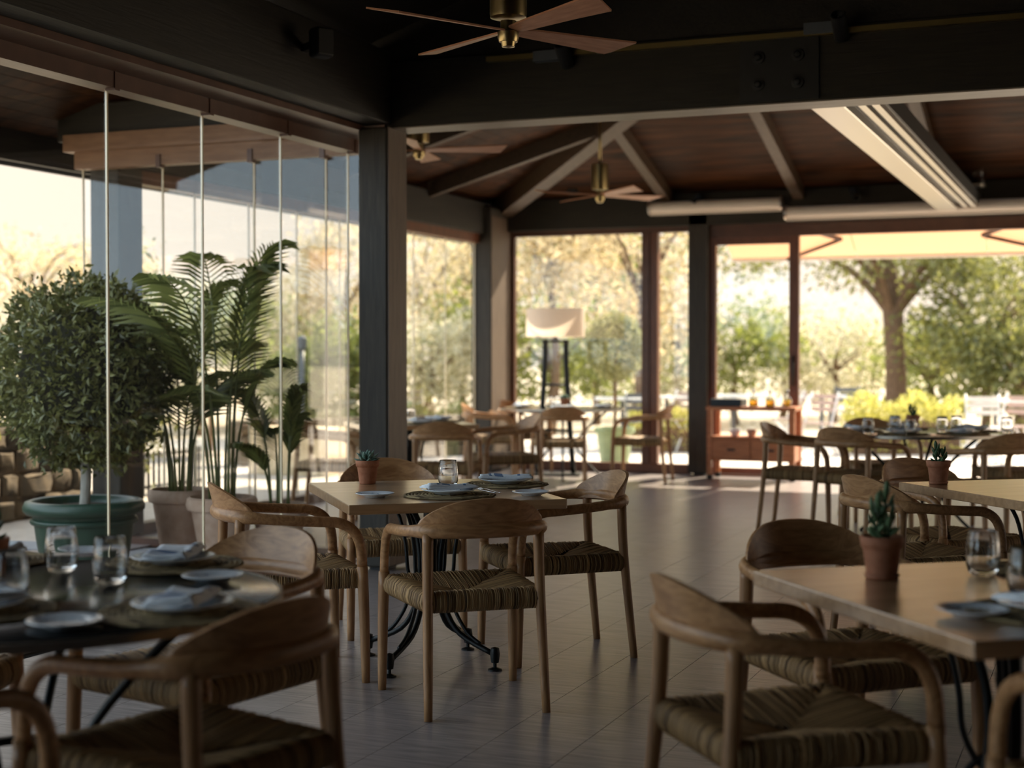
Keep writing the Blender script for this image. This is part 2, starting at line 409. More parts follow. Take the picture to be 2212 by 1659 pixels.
# upper roof and near roof
ztop = 5.02
mb = MB()
mb.box((XL - 1.2, YB - .3, ztop), (XR + .6, YF - 5, ztop + .05))
def slab(mb, pts, th=.06):
    k = len(pts); mb.add([tuple(p) for p in pts] + [(p[0], p[1], p[2] + th) for p in pts],
        [tuple(range(k))[::-1], tuple(k + i for i in range(k))] + [(i, (i+1) % k, k + (i+1) % k, k + i) for i in range(k)])
slab(mb, [(XL - .5, YN - .5, 3.15), (XR + .5, YN - .5, 3.15), (XR + .5, YB + .1, 3.9), (XL - .5, YB + .1, 3.9)])
slab(mb, [(XL - .5, YN - .5, 3.15), (XL - .5, YB + .1, 3.15), (XL + 2.6, YB + .1, 4.2), (XL + 2.6, YN - .5, 4.2)])
mb.box((XL - .5, YB + .02, 3.14), (XR, YB + .08, 5.0))
mb.box((XL - .5, YN - .5, 4.2), (XR + .6, YB + .1, 4.26))
mb.box((XL + 1.4, YB + .1, 5.0), (XR + .6, YF - 5, 5.06))
mb.box((XR - .02, YN - .5, 3.12), (XR + .04, YF, 5.05))
mb.box((XL - .5, YN - .5, 3.12), (XL - .44, YW, 3.4))
mb.build('roof_slab', 'dark_beam_y', ceiling, False)
# fascia boards and gutter along the eave of the wing
fc = trim(MB().box((XO - .60, YW - 1.75, 2.72), (XO - .54, YF + .5, 2.97)), 'dark_beam_y', 'dark fascia board along the wing eave', bevel=0)
MB().tube([(XO - .66, YW - 1.75, 2.75), (XO - .66, YF + .5, 2.75)], .055, 10).build('gutter', 'black_plastic', fc)
mb = MB(); slab(mb, [(XO - .6, YW - 1.78, 2.80), (XL - .4, YW - 1.78, 3.56), (XL - .4, YW - 1.78, 3.78), (XO - .6, YW - 1.78, 3.02)], .0)
mb = MB(); mb.add([(XO - .6, YW - 1.80, 2.78), (XL - .45, YW - 1.80, 3.56), (XL - .45, YW - 1.80, 3.80), (XO - .6, YW - 1.80, 3.02), (XO - .6, YW - 1.75, 2.78), (XL - .45, YW - 1.75, 3.56), (XL - .45, YW - 1.75, 3.80), (XO - .6, YW - 1.75, 3.02)],
    [(0,1,2,3),(7,6,5,4),(0,4,5,1),(1,5,6,2),(2,6,7,3),(3,7,4,0)]); mb.build('gable_board', 'dark_beam', fc, False)
# rafters
for xr in (-4.62, -3.17, -1.71, -.25, 1.2, 2.7):
    y0 = max(YB + .3, YF - (xr - XO)) if xr < -4 else YB + .3
    y0 = YF - min(YF - y0, xr - XO + .0) if xr < -3.2 else YF - 6.2
    Mx = Matrix.Identity(4)
    z = lambda y: 3.10 + SL * (YF - y)
    mb = MB(); vs = []
    ya = YF - .1
    for xx in (xr - .055, xr + .055):
        vs += [(xx, ya, z(ya) - .14), (xx, y0, z(y0) - .14), (xx, y0, z(y0)), (xx, ya, z(ya))]
    mb.add(vs, [(0,1,2,3),(7,6,5,4),(0,4,5,1),(1,5,6,2),(2,6,7,3),(3,7,4,0)])
    trim(mb, 'rafter', 'sloping timber rafter under the far ceiling', bevel=0)
for yr in (12.2, 14.0):
    x1 = XO + (YF - yr); mb = MB(); vs = []
    z = lambda xx: 3.10 + SL * (xx - XO)
    for yy in (yr - .045, yr + .045):
        vs += [(XO + .1, yy, z(XO + .1) - .16), (min(x1, -2.9), yy, z(min(x1, -2.9)) - .16), (min(x1, -2.9), yy, z(min(x1, -2.9))), (XO + .1, yy, z(XO + .1))]
    mb.add(vs, [(0,1,2,3),(7,6,5,4),(0,4,5,1),(1,5,6,2),(2,6,7,3),(3,7,4,0)])
    trim(mb, 'rafter', 'sloping timber rafter over the side wing', bevel=0)
mb = MB(); a = Vector((XO + .1, YF - .1, 3.10)); b = Vector((XO + 4.2, YF - 4.2, 3.10 + SL * 4.2))
d = Vector((1, 1, 0)).normalized() * .09
mb.add([a - d - Vector((0,0,.2)), a + d - Vector((0,0,.2)), a + d, a - d, b - d - Vector((0,0,.2)), b + d - Vector((0,0,.2)), b + d, b - d],
       [(0,1,2,3),(7,6,5,4),(0,4,5,1),(1,5,6,2),(2,6,7,3),(3,7,4,0)])
trim(mb, 'rafter', 'diagonal timber hip rafter running to the corner post', bevel=0)
for p, q in (((-3.2, 7.9, 3.95), (-4.0, 2.0, 3.3)), ((-1.2, 8.1, 3.85), (-.6, 3.5, 3.4))):
    mb = MB(); mb.tube([p, q], .1, 4); trim(mb, 'dark_beam_y', 'dark roof timber near the ceiling fan', bevel=0)
# smooth metal-clad tie beam with a double track beside it
tb = trim(MB().box((-1.70, YB + .24, 2.80), (-1.50, YF - .14, 3.02)), 'steel', 'smooth metal-clad tie beam running to the far wall')
for xx in (-1.44, -1.36): MB().box((xx, YB + .24, 2.82), (xx + .045, YF - .14, 2.87)).build('track', 'steel', tb, False)
MB().box((-1.50, YB + .24, 2.86), (-1.30, YF - .14, 2.98)).build('track_board', 'black_plastic', tb, False)

# --- windows and doors
def hang(name, label): return thing(name, kind='structure', label=label)
def pane(parent, a, b, edge_at=None):
    """upright glass between plan points a and b (each x, y), z from..to in a[2], b[2]"""
    (x0, y0, z0), (x1, y1, z1) = a, b
    d = Vector((x1 - x0, y1 - y0, 0)); n = Vector((-d.y, d.x, 0)).normalized() * .005
    vs = [(x0 - n.x, y0 - n.y, z0), (x1 - n.x, y1 - n.y, z0), (x1 + n.x, y1 + n.y, z0), (x0 + n.x, y0 + n.y, z0)]
    vs += [(p[0], p[1], z1) for p in vs]
    o = MB().add(vs, [(0,3,2,1),(4,5,6,7),(0,1,5,4),(1,2,6,5),(2,3,7,6),(3,0,4,7)]).build('pane', 'pane', parent, False)
    return o
def seal(parent, x, y, z0, z1, s=.0055, m='edge_seal'):
    return MB().box((x - s, y - s, z0), (x + s, y + s, z1)).build('edge_seal', m, parent, False)
def clip(parent, x, y, z, sx, sy):
    return MB().box((x - sx, y - sy, z - .06), (x + sx, y + sy, z + .03)).build('clamp', 'frame_brown', parent, False)

w1 = hang('window_1', 'folding frameless glass wall on the left with brown top track')
MB().box((XG - .10, YN, 2.72), (XL - .18, YB + .3, 2.80)).build('track_board', 'frame_brown', w1, False)
MB().box((XG - .06, YN, 2.64), (XG + .06, YB + .3, 2.76)).build('top_track', 'frame_brown', w1, False)
MB().box((XG - .06, YN, -.01), (XG + .06, YB + .3, .012)).build('bottom_track', 'steel', w1, False)
ys = [-2.85, -1.99, -1.10, -.22, .66, 1.54, 2.42, 3.32, 4.22, 5.12, 6.005, 6.824, 7.638, 8.47]
for a, b in zip(ys, ys[1:]):
    pane(w1, (XG, a + .012, .015), (XG, b - .012, 2.65))
    seal(w1, XG, b, .015, 2.65); clip(w1, XG + .035, b, 2.69, .03, .018)
w2 = hang('window_2', 'folding glass front of the side wing with brown track')
MB().box((XO - .22, YW - .10, 2.78), (XL - .26, YW + .06, 2.90)).build('track_board', 'wing_board', w2, False)
MB().box((XO - .16, YW - .05, 2.66), (XL - .26, YW + .05, 2.80)).build('top_track', 'wing_board', w2, False)
MB().box((XO - .16, YW - .05, -.01), (XL - .26, YW + .05, .045)).build('bottom_track', 'frame_brown', w2, False)
xs = [XO - .12, -6.19, -5.447, -4.89, -4.47]
for a, b in zip(xs, xs[1:]):
    pane(w2, (a + .012, YW, .05), (b - .012, YW, 2.67)); seal(w2, b, YW, .05, 2.67); clip(w2, b, YW - .03, 2.70, .018, .03)
seal(w2, xs[0], YW, .05, 2.67)
w3 = hang('window_3', 'glass outer wall of the side wing with reddish-brown track')
MB().box((XO - .06, YW + .4, 2.60), (XO + .06, YF - .62, 2.72)).build('top_track', 'door_brown', w3, False)
MB().box((XO - .06, YW + .4, -.01), (XO + .06, YF - .62, .08)).build('bottom_track', 'frame_brown', w3, False)
k = 8; y0, y1 = YW + .42, YF - .63
for i in range(k):
    a, b = y0 + (y1 - y0) * i / k, y0 + (y1 - y0) * (i + 1) / k
    pane(w3, (XO, a + .012, .09), (XO, b - .012, 2.61)); seal(w3, XO, b, .09, 2.61, .006)
w4 = hang('window_4', 'framed glass far wall of the side wing behind the floor lamp')
def fbox(p, name, a, b, m='frame_brown'): return bm_bevel(MB().box(a, b).build(name, m, p, False), .004)
fbox(w4, 'top_rail', (XO + .20, YF - .05, 2.70), (XL - .24, YF + .05, 2.77))
fbox(w4, 'bottom_rail', (XO + .20, YF - .05, 0), (XL - .24, YF + .05, .11), 'door_brown')
fbox(w4, 'stile', (-4.95, YF - .06, .11), (-4.86, YF + .05, 2.70))
fbox(w4, 'stile', (-4.86, YF - .04, .11), (-4.77, YF + .07, 2.70), 'door_brown')
fbox(w4, 'stile', (XO + .20, YF - .04, .11), (XO + .25, YF + .04, 2.70))
pane(w4, (XO + .25, YF, .11), (-4.95, YF, 2.70)); pane(w4, (-4.77, YF, .11), (XL - .24, YF, 2.70))
d1 = hang('door_1', 'reddish-brown framed sliding glass door standing behind the cart')
fbox(d1, 'top_rail', (XL - .02, YF - .05, 2.62), (XR - .3, YF + .05, 2.77))
fbox(d1, 'door_rail', (XL - .02, YF - .03, 2.54), (-3.19, YF + .03, 2.63), 'door_brown')
fbox(d1, 'stile', (XL - .02, YF - .05, .02), (XL + .05, YF + .03, 2.62), 'door_brown')
fbox(d1, 'stile', (-3.29, YF - .04, .02), (-3.185, YF + .04, 2.62), 'door_brown')
fbox(d1, 'bottom_rail', (XL - .02, YF - .03, .02), (-3.19, YF + .03, .09), 'door_brown')
fbox(d1, 'floor_track', (XL - .02, YF - .06, -.01), (XR - .3, YF + .06, .015), 'door_brown')
pane(d1, (XL + .05, YF, .09), (-3.29, YF, 2.55))
MB().tube([(-3.24, YF - .06, 1.0), (-3.24, YF - .06, 1.32)], .014, 8).build('handle', 'black_plastic', d1)

# ------------------------------------------------------------------ chairs
def make_chair():
    t = thing('dining_chair')
    # rear legs lean outwards to the floor
    for s in (-1, 1):
        p = smooth_path([(s*.215, -.225, .68), (s*.218, -.235, .45), (s*.228, -.28, 0)], 4)
        MB().tube(p, [.0215 - .0055 * (i / (len(p)-1))**2 for i in range(len(p))], 10).build('leg', 'teak_leg', t)
        p = smooth_path([(s*.268, .262, .475), (s*.272, .27, .25), (s*.274, .275, 0)], 3)
        MB().tube(p, [.0225 - .006 * (i / (len(p)-1))**2 for i in range(len(p))], 10).build('leg', 'teak_leg', t)
    half = [(.268, .262, .475), (.267, .255, .56), (.267, .225, .622), (.268, .165, .656), (.270, .08, .664), (.270, -.03, .672), (.262, -.12, .68),
            (.235, -.20, .687), (.175, -.252, .69), (.09, -.278, .69)]
    path = smooth_path(half + [(0, -.286, .69)] + [(-a, b, c) for a, b, c in half[::-1]], 4)
    m = len(path)
    rad = []
    for p in path: rad.append(.0215 + (.006 if p.y < -.15 else 0) * min(1, (-.15 - p.y) / .06 if p.y < -.15 else 0))
    MB().tube(path, rad, 12, flat=.82).build('arm_rail', 'teak', t)
    # curved D-shaped back panel standing on the rail
    NU, NV = 28, 8; fr, bk = [], []
    for i in range(NU + 1):
        u = -1 + 2 * i / NU; x = .252 * u
        yb = -.276 + .11 * abs(u) ** 2.6
        top = .69 + .122 * max(0, 1 - abs(u) ** 2.3) ** .62
        bot = .668 + .006 * (1 - u*u)
        for j in range(NV + 1):
            v = j / NV; z = bot + (top - bot) * v
            lean = -.035 * ((z - .67) / .14) ** 1.2 if z > .67 else 0
            th = .0125 * (1 - .35 * v) * (1 - .3 * abs(u))
            fr.append((x, yb + lean + th, z)); bk.append((x, yb + lean - th, z))
    n = NV + 1; o = len(fr); fs = []
    for i in range(NU):
        for j in range(NV):
            a = i*n + j
            fs.append((a, a+1, a+n+1, a+n)); fs.append((o+a, o+a+n, o+a+n+1, o+a+1))
        a = i*n + NV; fs.append((a, o+a, o+a+n, a+n)); a = i*n; fs.append((a, a+n, o+a+n, o+a))
    for i in (0, NU):
        for j in range(NV):
            a = i*n + j; q = (a, o+a, o+a+1, a+1); fs.append(q if i == 0 else q[::-1])
    MB().add(fr + bk, fs).build('back_panel', 'teak', t, True, 50)
    # woven rush seat: strands wrap each rail and meet on the diagonals
    rnd = random.Random(3); mb = MB()
    F = .262; B = -.225
    def hw(y): return .215 + (.252 - .215) * (y - B) / (F - B)
    cen = Vector((0, .015, 0)); zt, zb = .462, .385
    def strand(pts, r):
        tone = max(0, min(1, rnd.gauss(.42, .2)))
        pts = [Vector(p) for p in pts]; k = len(pts); vs = []
        for i, p in enumerate(pts):
            tg = (pts[min(i+1, k-1)] - pts[max(i-1, 0)]).normalized()
            sd = side; up = tg.cross(sd).normalized()
            for cx_, cy_ in ((-1, 0), (-.5, .8), (.5, .8), (1, 0)): vs.append(p + sd * cx_ * r * 1.02 + up * cy_ * r * sgn)
        fs = [(i*4+j, i*4+j+1, (i+1)*4+j+1, (i+1)*4+j) for i in range(k-1) for j in range(3)]
        mb.add(vs, fs, tone)
    corners = {'f': ((-hw(F), F), (hw(F), F)), 'b': ((hw(B), B), (-hw(B), B)), 'r': ((hw(F), F), (hw(B), B)), 'l': ((-hw(B), B), (-hw(F), F))}
    for key, (p, q) in corners.items():
        p, q = Vector((*p, 0)), Vector((*q, 0)); e = (q - p); Ln = e.length; e.normalize()
        inn = Vector((-e.y, e.x, 0))
        if (cen - (p+q)/2).dot(inn) < 0: inn = -inn
        outd = -inn; N = int(Ln / .0068); side = e
        for i in range(N):
            tt = (i + .5) / N; s = p + e * (Ln * tt)
            dep = .232 * min(tt, 1 - tt) * 2 * (1 if key in 'fb' else 1.0)
            dep = max(.012, dep + rnd.uniform(-.004, .004))
            jz = rnd.uniform(-.0025, .0025); jo = rnd.uniform(-.002, .002); sag = .046
            pts = [s + inn * .03 + Vector((0, 0, zb + .006)), s + outd * .004 + Vector((0, 0, zb + .002)), s + outd * (.019 + jo) + Vector((0, 0, zb + .018)),
                   s + outd * (.024 + jo) + Vector((0, 0, (zb+zt)/2)), s + outd * (.018 + jo) + Vector((0, 0, zt - .014)), s + outd * .003 + Vector((0, 0, zt + jz)),
                   s + inn * min(.03, dep * .5) + Vector((0, 0, zt - .001 + jz)), s + inn * (dep * .7) + Vector((0, 0, zt - sag * dep / .232 * .6)), s + inn * dep + Vector((0, 0, zt - sag * dep / .232))]
            sk = Vector((rnd.uniform(-.004, .004), rnd.uniform(-.004, .004), 0))
            pts[-1] = pts[-1] + sk
            tg0 = (pts[5] - pts[4]); sgn = 1 if tg0.cross(e).z > 0 else -1
            strand(pts, Ln / N / 2)
    vs = [(-hw(F), F, zt - .008), (hw(F), F, zt - .008), (hw(B), B, zt - .008), (-hw(B), B, zt - .008), (0, .015, zt - sag - .004)]
    lo = [(-hw(F), F, zb + .008), (hw(F), F, zb + .008), (hw(B), B, zb + .008), (-hw(B), B, zb + .008), (0, .015, zb + .02)]
    mb.add(vs + lo, [(1,0,4),(2,1,4),(3,2,4),(0,3,4),(5,6,9),(6,7,9),(7,8,9),(8,5,9),(0,1,6,5),(1,2,7,6),(2,3,8,7),(3,0,5,8)], .1)
    mb.build('seat', 'rush', t)
    return t
proto = make_chair(); used = [False]
def chair(x, y, a, label, group):
    o = proto if not used[0] else copy_tree(proto)
    used[0] = True
    o.location = (x, y, 0); o.rotation_euler = (0, 0, R(a))
    return tag(o, label, 'chair', group)
def facing(x, y, tx, ty): return math.degrees(math.atan2(-(tx - x), ty - y))
g = 'rush-seated wooden armchairs at the middle square table'
chair(-2.32, 5.225, 40, 'wooden armchair with rush seat standing back-on in front of the middle square table', g)
chair(-2.325, 6.235, 130, 'wooden armchair with rush seat at the right side of the middle square table', g)
chair(-3.215, 5.37, 312, 'wooden armchair with rush seat at the left side of the middle square table', g)
chair(-3.27, 6.50, 219, 'wooden armchair behind the middle square table, its back panel beside the succulent pot', g)
g = 'rush-seated wooden armchairs at the near round table'
chair(-2.43, 3.63, 166, 'wooden armchair turned towards us behind the near dark round table', g)
chair(-1.95, 2.85, 77, 'large shadowed wooden armchair at bottom left, back-on to the near dark round table', g)
chair(-2.32, 2.22, -10, 'wooden armchair at the bottom left corner, only one bent arm in view', g)
chair(-3.17, 3.12, 281, 'wooden armchair beyond the near dark round table, only its rush seat edge in view', g)
g = 'rush-seated wooden armchairs at the near right square table'
chair(-.755, 3.595, 309, 'wooden armchair with rush seat in the right foreground, nearest the camera', g)
chair(-.745, 4.505, 224, 'wooden armchair with dark back panel behind the tall succulent on the near right table', g)
chair(.14, 3.28, 37, 'wooden armchair cut off by the bottom right corner', g)
g = 'rush-seated wooden armchairs at the second right square table'
chair(-.83, 6.78, 314, 'wooden armchair side-on at the second square table on the right', g)
chair(-.768, 7.545, 229, 'wooden armchair with dark panel behind the rosette pot on the second right table', g)
g = 'rush-seated wooden armchairs at the far right round table'
chair(-2.24, 11.40, 267, 'wooden armchair at the left end of the far right round table', g)
chair(-1.76, 11.12, 337, 'wooden armchair standing back-on before the far right round table', g)
chair(-.78, 10.72, 36, 'wooden armchair at the right near side of the far right round table', g)
chair(-1.80, 12.32, facing(-1.80, 12.32, -1.4, 11.55), 'wooden armchair on the far side of the far right round table', g)
chair(-.66, 12.0, facing(-.66, 12.0, -1.4, 11.55), 'wooden armchair at the right edge behind the far right round table', g)
g = 'rush-seated wooden armchairs at the table by the floor lamp'
chair(-5.30, 14.32, 26, 'wooden armchair standing back-on before the round table by the floor lamp', g)
chair(-4.62, 14.98, 96, 'wooden armchair right of the round table by the floor lamp', g)
chair(-6.25, 14.70, 288, 'wooden armchair left of the round table by the floor lamp, side-on', g)
chair(-6.28, 15.55, 240, 'wooden armchair half hidden behind the round table by the floor lamp', g)
g = 'rush-seated wooden armchairs at the table in the side wing'
chair(-4.99, 10.80, 20, 'wooden armchair standing back-on just right of the big dark post', g)
chair(-4.98, 12.05, 131, 'wooden armchair facing left at the wing table behind the middle table', g)
chair(-6.0, 10.75, 285, 'wooden armchair seen through the glass left of the big dark post', g)

# ------------------------------------------------------------------ tables
def iron_base(t, ang=0, spread=.31, h=.71):
    for k in range(4):
        a = ang + R(45 + 90 * k); c, s = math.cos(a), math.sin(a)
        P = lambda r, z, o=0: (c * r - s * o, s * r + c * o, z)
        mb = MB()
        mb.tube(smooth_path([P(.17, h), P(.10, .63), P(.06, .52), P(.05, .38), P(.075, .25), P(.15, .14), P(spread, .07)], 4), .0125, 8)
        mb.tube(smooth_path([P(.21, h), P(.155, .62), P(.125, .50), P(.115, .40), P(.085, .33), P(.055, .30)], 4), .009, 6)
        mb.tube(smooth_path([P(.055, .34), P(.10, .30), P(.135, .22), P(.19, .145), P(.25, .105)], 4), .009, 6)
        lg = mb.build('leg', 'cast_iron', t)
        mb = MB(); c0 = P(spread + .012, 0)
        mb.lathe([(.03, 0), (.03, .006), (.008, .014), (.008, .03), (.017, .034), (.022, .07), (.018, .095), (0, .1)], 12, c0)
        mb.build('foot_pad', 'cast_iron', lg, True, 40)
    mb = MB(); mb.lathe([(.028, .24), (.034, .27), (.03, .3), (.03, .5), (.036, .53), (.03, .56), (.03, h)], 12)
    mb.box((-.23, -.02, h - .012), (.23, .02, h)); mb.box((-.02, -.23, h - .012), (.02, .23, h))
    mb.build('column', 'cast_iron', t, True, 40)
def square_table(x, y, a, w, l, label):
    t = thing('square_table', (x, y, 0), R(a), label, 'table', 'square wooden tables on cast-iron bases')
    bm_bevel(MB().box((-w/2, -l/2, .71), (w/2, l/2, .75)).build('table_top', 'table_wood', t, False), .004, 2)
    iron_base(t)
    return t
square_table(-2.75, 5.80, 38.5, .90, 1.06, 'square wooden table with black iron legs in the middle of the room')
square_table(-.238, 3.85, 38.5, .90, 1.04, 'square wooden table in the right foreground')
square_table(-.25, 6.86, 38.5, .90, 1.04, 'second square wooden table cut off by the right edge')
t2c = on(885, 913, .75)
square_table(t2c.x, t2c.y, 38.5, .98, .98, 'square wooden table in the side wing beyond the big dark post')
mat('rim_metal', (.30, .27, .23), .35, metal=1.0)
mat('round_top', (.010, .012, .013), .16, spec=.6)
def round_table(x, y, r, label):
    t = thing('round_table', (x, y, 0), 0, label, 'table', 'dark round tables')
    MB().lathe([(0, .728), (r - .01, .728), (r - .004, .732), (r - .004, .748), (r - .008, .75), (0, .75)], 64).build('table_top', 'round_top', t, True, 40)
    MB().lathe([(r - .004, .728), (r + .003, .73), (r + .003, .75), (r - .004, .752)], 64, closed=True).build('rim', 'rim_metal', t, True, 40)
    for k in range(4):                     # bowed iron rods
        a = R(20 + 90 * k); c, s = math.cos(a), math.sin(a)
        p = smooth_path([(c*r*.72, s*r*.72, .728), (c*r*.5, s*r*.5, .60), (c*.17, s*.17, .42), (c*.16, s*.16, .30), (c*.3, s*.3, .12), (c*.42, s*.42, .0)], 5)
        MB().tube(p, .012, 8).build('leg', 'cast_iron', t)
    MB().lathe([(.15, .35), (.17, .35), (.17, .37), (.15, .37)], 24, closed=True).build('ring', 'cast_iron', t, True, 40)
    return t
RT1 = (-2.47, 2.88); RT2 = (-1.40, 11.55); lc = on(1224, 881, .75); RT3 = (lc.x, lc.y - .12)
round_table(*RT1, .63, 'dark round table laid for a meal at the lower left')
round_table(*RT2, .68, 'dark round table laid with glasses at the far right')
round_table(*RT3, .68, 'dark round table by the floor lamp')

# ------------------------------------------------------------------ tableware
TZ = .751
def protos():
    P = {}
    rnd = random.Random(5)
    # placemat: coiled straw
    mb = MB(); pts = []
    turns = 13; rm = .19
    for i in range(turns * 26 + 1):
        a = 2 * math.pi * i / 26; r = .006 + (rm - .006) * i / (turns * 26)
        pts.append((r * math.cos(a), r * math.sin(a), .006))
    n = 4; vs = []; tones = []
    for i, p in enumerate(pts):
        a = 2 * math.pi * i / 26; c, s = math.cos(a), math.sin(a); wv = .0015 * math.sin(i * 2.4)
        for dr, dz in ((-.0078, .001), (-.004, .006 + wv), (.004, .006 + wv), (.0078, .001)): vs.append((p[0] + c*dr, p[1] + s*dr, dz + .001))
    for i in range(len(pts) - 1):
        tn = rnd.random()
        q = vs[i*4:i*4+8]; mb.add(q, [(j, j+1, 4+j+1, 4+j)[::-1] for j in range(3)], tn)
    mb.lathe([(0, 0), (rm, 0), (rm, .003), (0, .003)], 32, tone=.1)
    P['placemat'] = [('placemat', mb.mesh('placemat', 'mat_weave'))]
    def platemesh(r, h):
        m = MB()
        m.lathe([(0, 0), (r*.52, 0), (r*.55, .003), (r*.72, h*.45), (r, h - .002), (r + .001, h), (r*.97, h + .001), (r*.70, h*.5), (r*.55, .006), (0, .0055)], 40)
        return m.mesh('plate', 'porcelain')
    def motif(r, h, seed):
        m = MB(); q = random.Random(seed)
        for i in range(22):
            a = q.uniform(0, 6.28); rr = q.uniform(.62, .93) * r if i > 6 else q.uniform(0, .4) * r
            zz = (.0068 if rr < .55*r else .0068 + (h - .006) * max(0, (rr/r - .62)) / .38 + .001)
            sz = q.uniform(.005, .011); c = Vector((rr*math.cos(a), rr*math.sin(a), zz + .0006))
            radial = Vector((math.cos(a), math.sin(a), (0 if rr < .55*r else (h*.5)/(r*.3)))).normalized(); tan = Vector((-math.sin(a), math.cos(a), 0))
            th = q.uniform(0, 6.28); u = radial*math.cos(th) + tan*math.sin(th); v = radial.cross(tan).cross(u)
            m.add([c - u*sz, c + v*sz*.45, c + u*sz, c - v*sz*.45], [(0, 1, 2, 3)])
        return m.mesh('blue_motif', 'porcelain_blue', False)
    P['side_plate'] = [('plate', platemesh(.08, .017)), ('painted_motif', motif(.08, .017, 2))]
    P['dinner_plate'] = [('plate', platemesh(.115, .02)), ('painted_motif', motif(.115, .02, 4))]
    # folded napkin: soft rolled layers, striped
    def napkin(L_, W_, seed):
        m = MB(); q = random.Random(seed); NX, NY = 18, 14
        for layer in range(2):
            up, dn = [], []
            for i in range(NX + 1):
                for j in range(NY + 1):
                    u, v = i/NX, j/NY
                    xx = (u - .5) * L_ * (1 - .06*layer); yy = (v - .5) * W_ * (1 - .12*layer)
                    z = .006 + layer*.008 + .012 * math.exp(-((v - .12)/.1)**2) + .007*math.sin(3.1*u + seed)*math.sin(2.4*v + layer) + .004*math.sin(9*u + 5*v)
                    z += .006 * (1 - u) if layer else 0
                    up.append((xx, yy, z*.62 + .005)); dn.append((xx, yy, max(.001, z*.62 - .002)))
            n = NY + 1; o = len(up); fs = []
            fidx = []
            for i in range(NX):
                for j in range(NY):
                    a = i*n + j; fs.append((a, a+n, a+n+1, a+1)); fidx.append(1 if (layer == 1 and i in (3, 5, 6, 7, 13)) else 0)
                    fs.append((o+a, o+a+1, o+a+n+1, o+a+n)); fidx.append(0)
            for i in range(NX):
                for a in (i*n, i*n + NY):
                    q4 = (a, o+a, o+a+n, a+n); fs.append(q4 if a % n == 0 else q4[::-1]); fidx.append(0)
            for j in range(NY):
                for a in (j, NX*n + j):
                    q4 = (a, a+1, o+a+1, o+a); fs.append(q4 if a < n else q4[::-1]); fidx.append(0)
            base = len(m.f); m.add(up + dn, fs); m.mi[base:] = fidx
        return m.mesh('napkin', ['cloth', 'cloth_blue'])
    P['napkin'] = [('napkin', napkin(.22, .12, 1))]
    P['napkin2'] = [('napkin', napkin(.24, .13, 4))]
    # stemless tumbler
    m = MB()
    m.lathe([(0, .0), (.024, 0), (.033, .006), (.0395, .025), (.041, .045), (.038, .08), (.034, .108), (.0335, .11), (.0325, .108), (.0365, .08), (.039, .045), (.0365, .024), (.028, .012), (0, .010)], 32)
    m.v = [(a*1.1, b*1.1, c*1.1) for a, b, c in m.v]
    P['tumbler'] = [('tumbler', m.mesh('tumbler', 'tumbler_glass'))]
    # fork
    m = MB()
    m.tube(smooth_path([(-.10, 0, .003), (-.03, 0, .006), (.03, 0, .010), (.05, 0, .008)], 4), [.004]*4 + [.003]*4 + [.0028]*4 + [.004], 8, flat=.5)
    fk = [('handle', m.mesh('handle', 'chrome'))]
    m = MB(); m.tube([(.048, 0, .008), (.062, 0, .006)], [.005, .010], 8, flat=.3)
    for yy in (-.0085, -.0028, .0028, .0085): m.tube(smooth_path([(.06, yy, .006), (.08, yy, .004), (.10, yy, .010)], 3), .0014, 5)
    fk.append(('tines', m.mesh('tines', 'chrome')))
    P['fork'] = fk
    # small terracotta pot
    m = MB()
    m.lathe([(0, 0), (.036, 0), (.037, .003), (.047, .075), (.049, .078), (.052, .079), (.055, .105), (.0535, .107), (.047, .106), (.046, .092), (0, .092)], 32)
    s = MB(); s.lathe([(0, .09), (.0462, .0935), (.046, .094), (.02, .098), (0, .097)], 20)
    P['pot'] = [('pot', m.mesh('pot', 'terracotta')), ('soil', s.mesh('soil', 'soil'))]
    sc = MB(); sc.lathe([(0, 0), (.040, 0), (.044, .012), (.042, .013), (.038, .004), (0, .004)], 28)
    P['saucer'] = [('saucer', sc.mesh('saucer', 'terracotta'))]
    return P
PR = protos()
def fleshy(m, base, d, L_, wd, th, tone):
    d = d.normalized(); s = d.cross(Vector((0, 0, 1)));  s = s.normalized() if s.length > .01 else Vector((1, 0, 0)); n = s.cross(d)
    ks = [(0, .35), (.3, .85), (.62, 1), (.85, .6), (1, .05)]; vs = []
    for t, k in ks:
        c = base + d * (L_ * t) + n * (L_ * .18 * t * t)
        for a in range(6):
            an = math.pi * 2 * a / 6; vs.append(c + s * math.cos(an) * wd * k + n * math.sin(an) * th * k)
    fs = [(i*6 + j, i*6 + (j+1) % 6, (i+1)*6 + (j+1) % 6, (i+1)*6 + j) for i in range(4) for j in range(6)] + [tuple(range(24, 30))]
    m.add(vs, fs, tone)
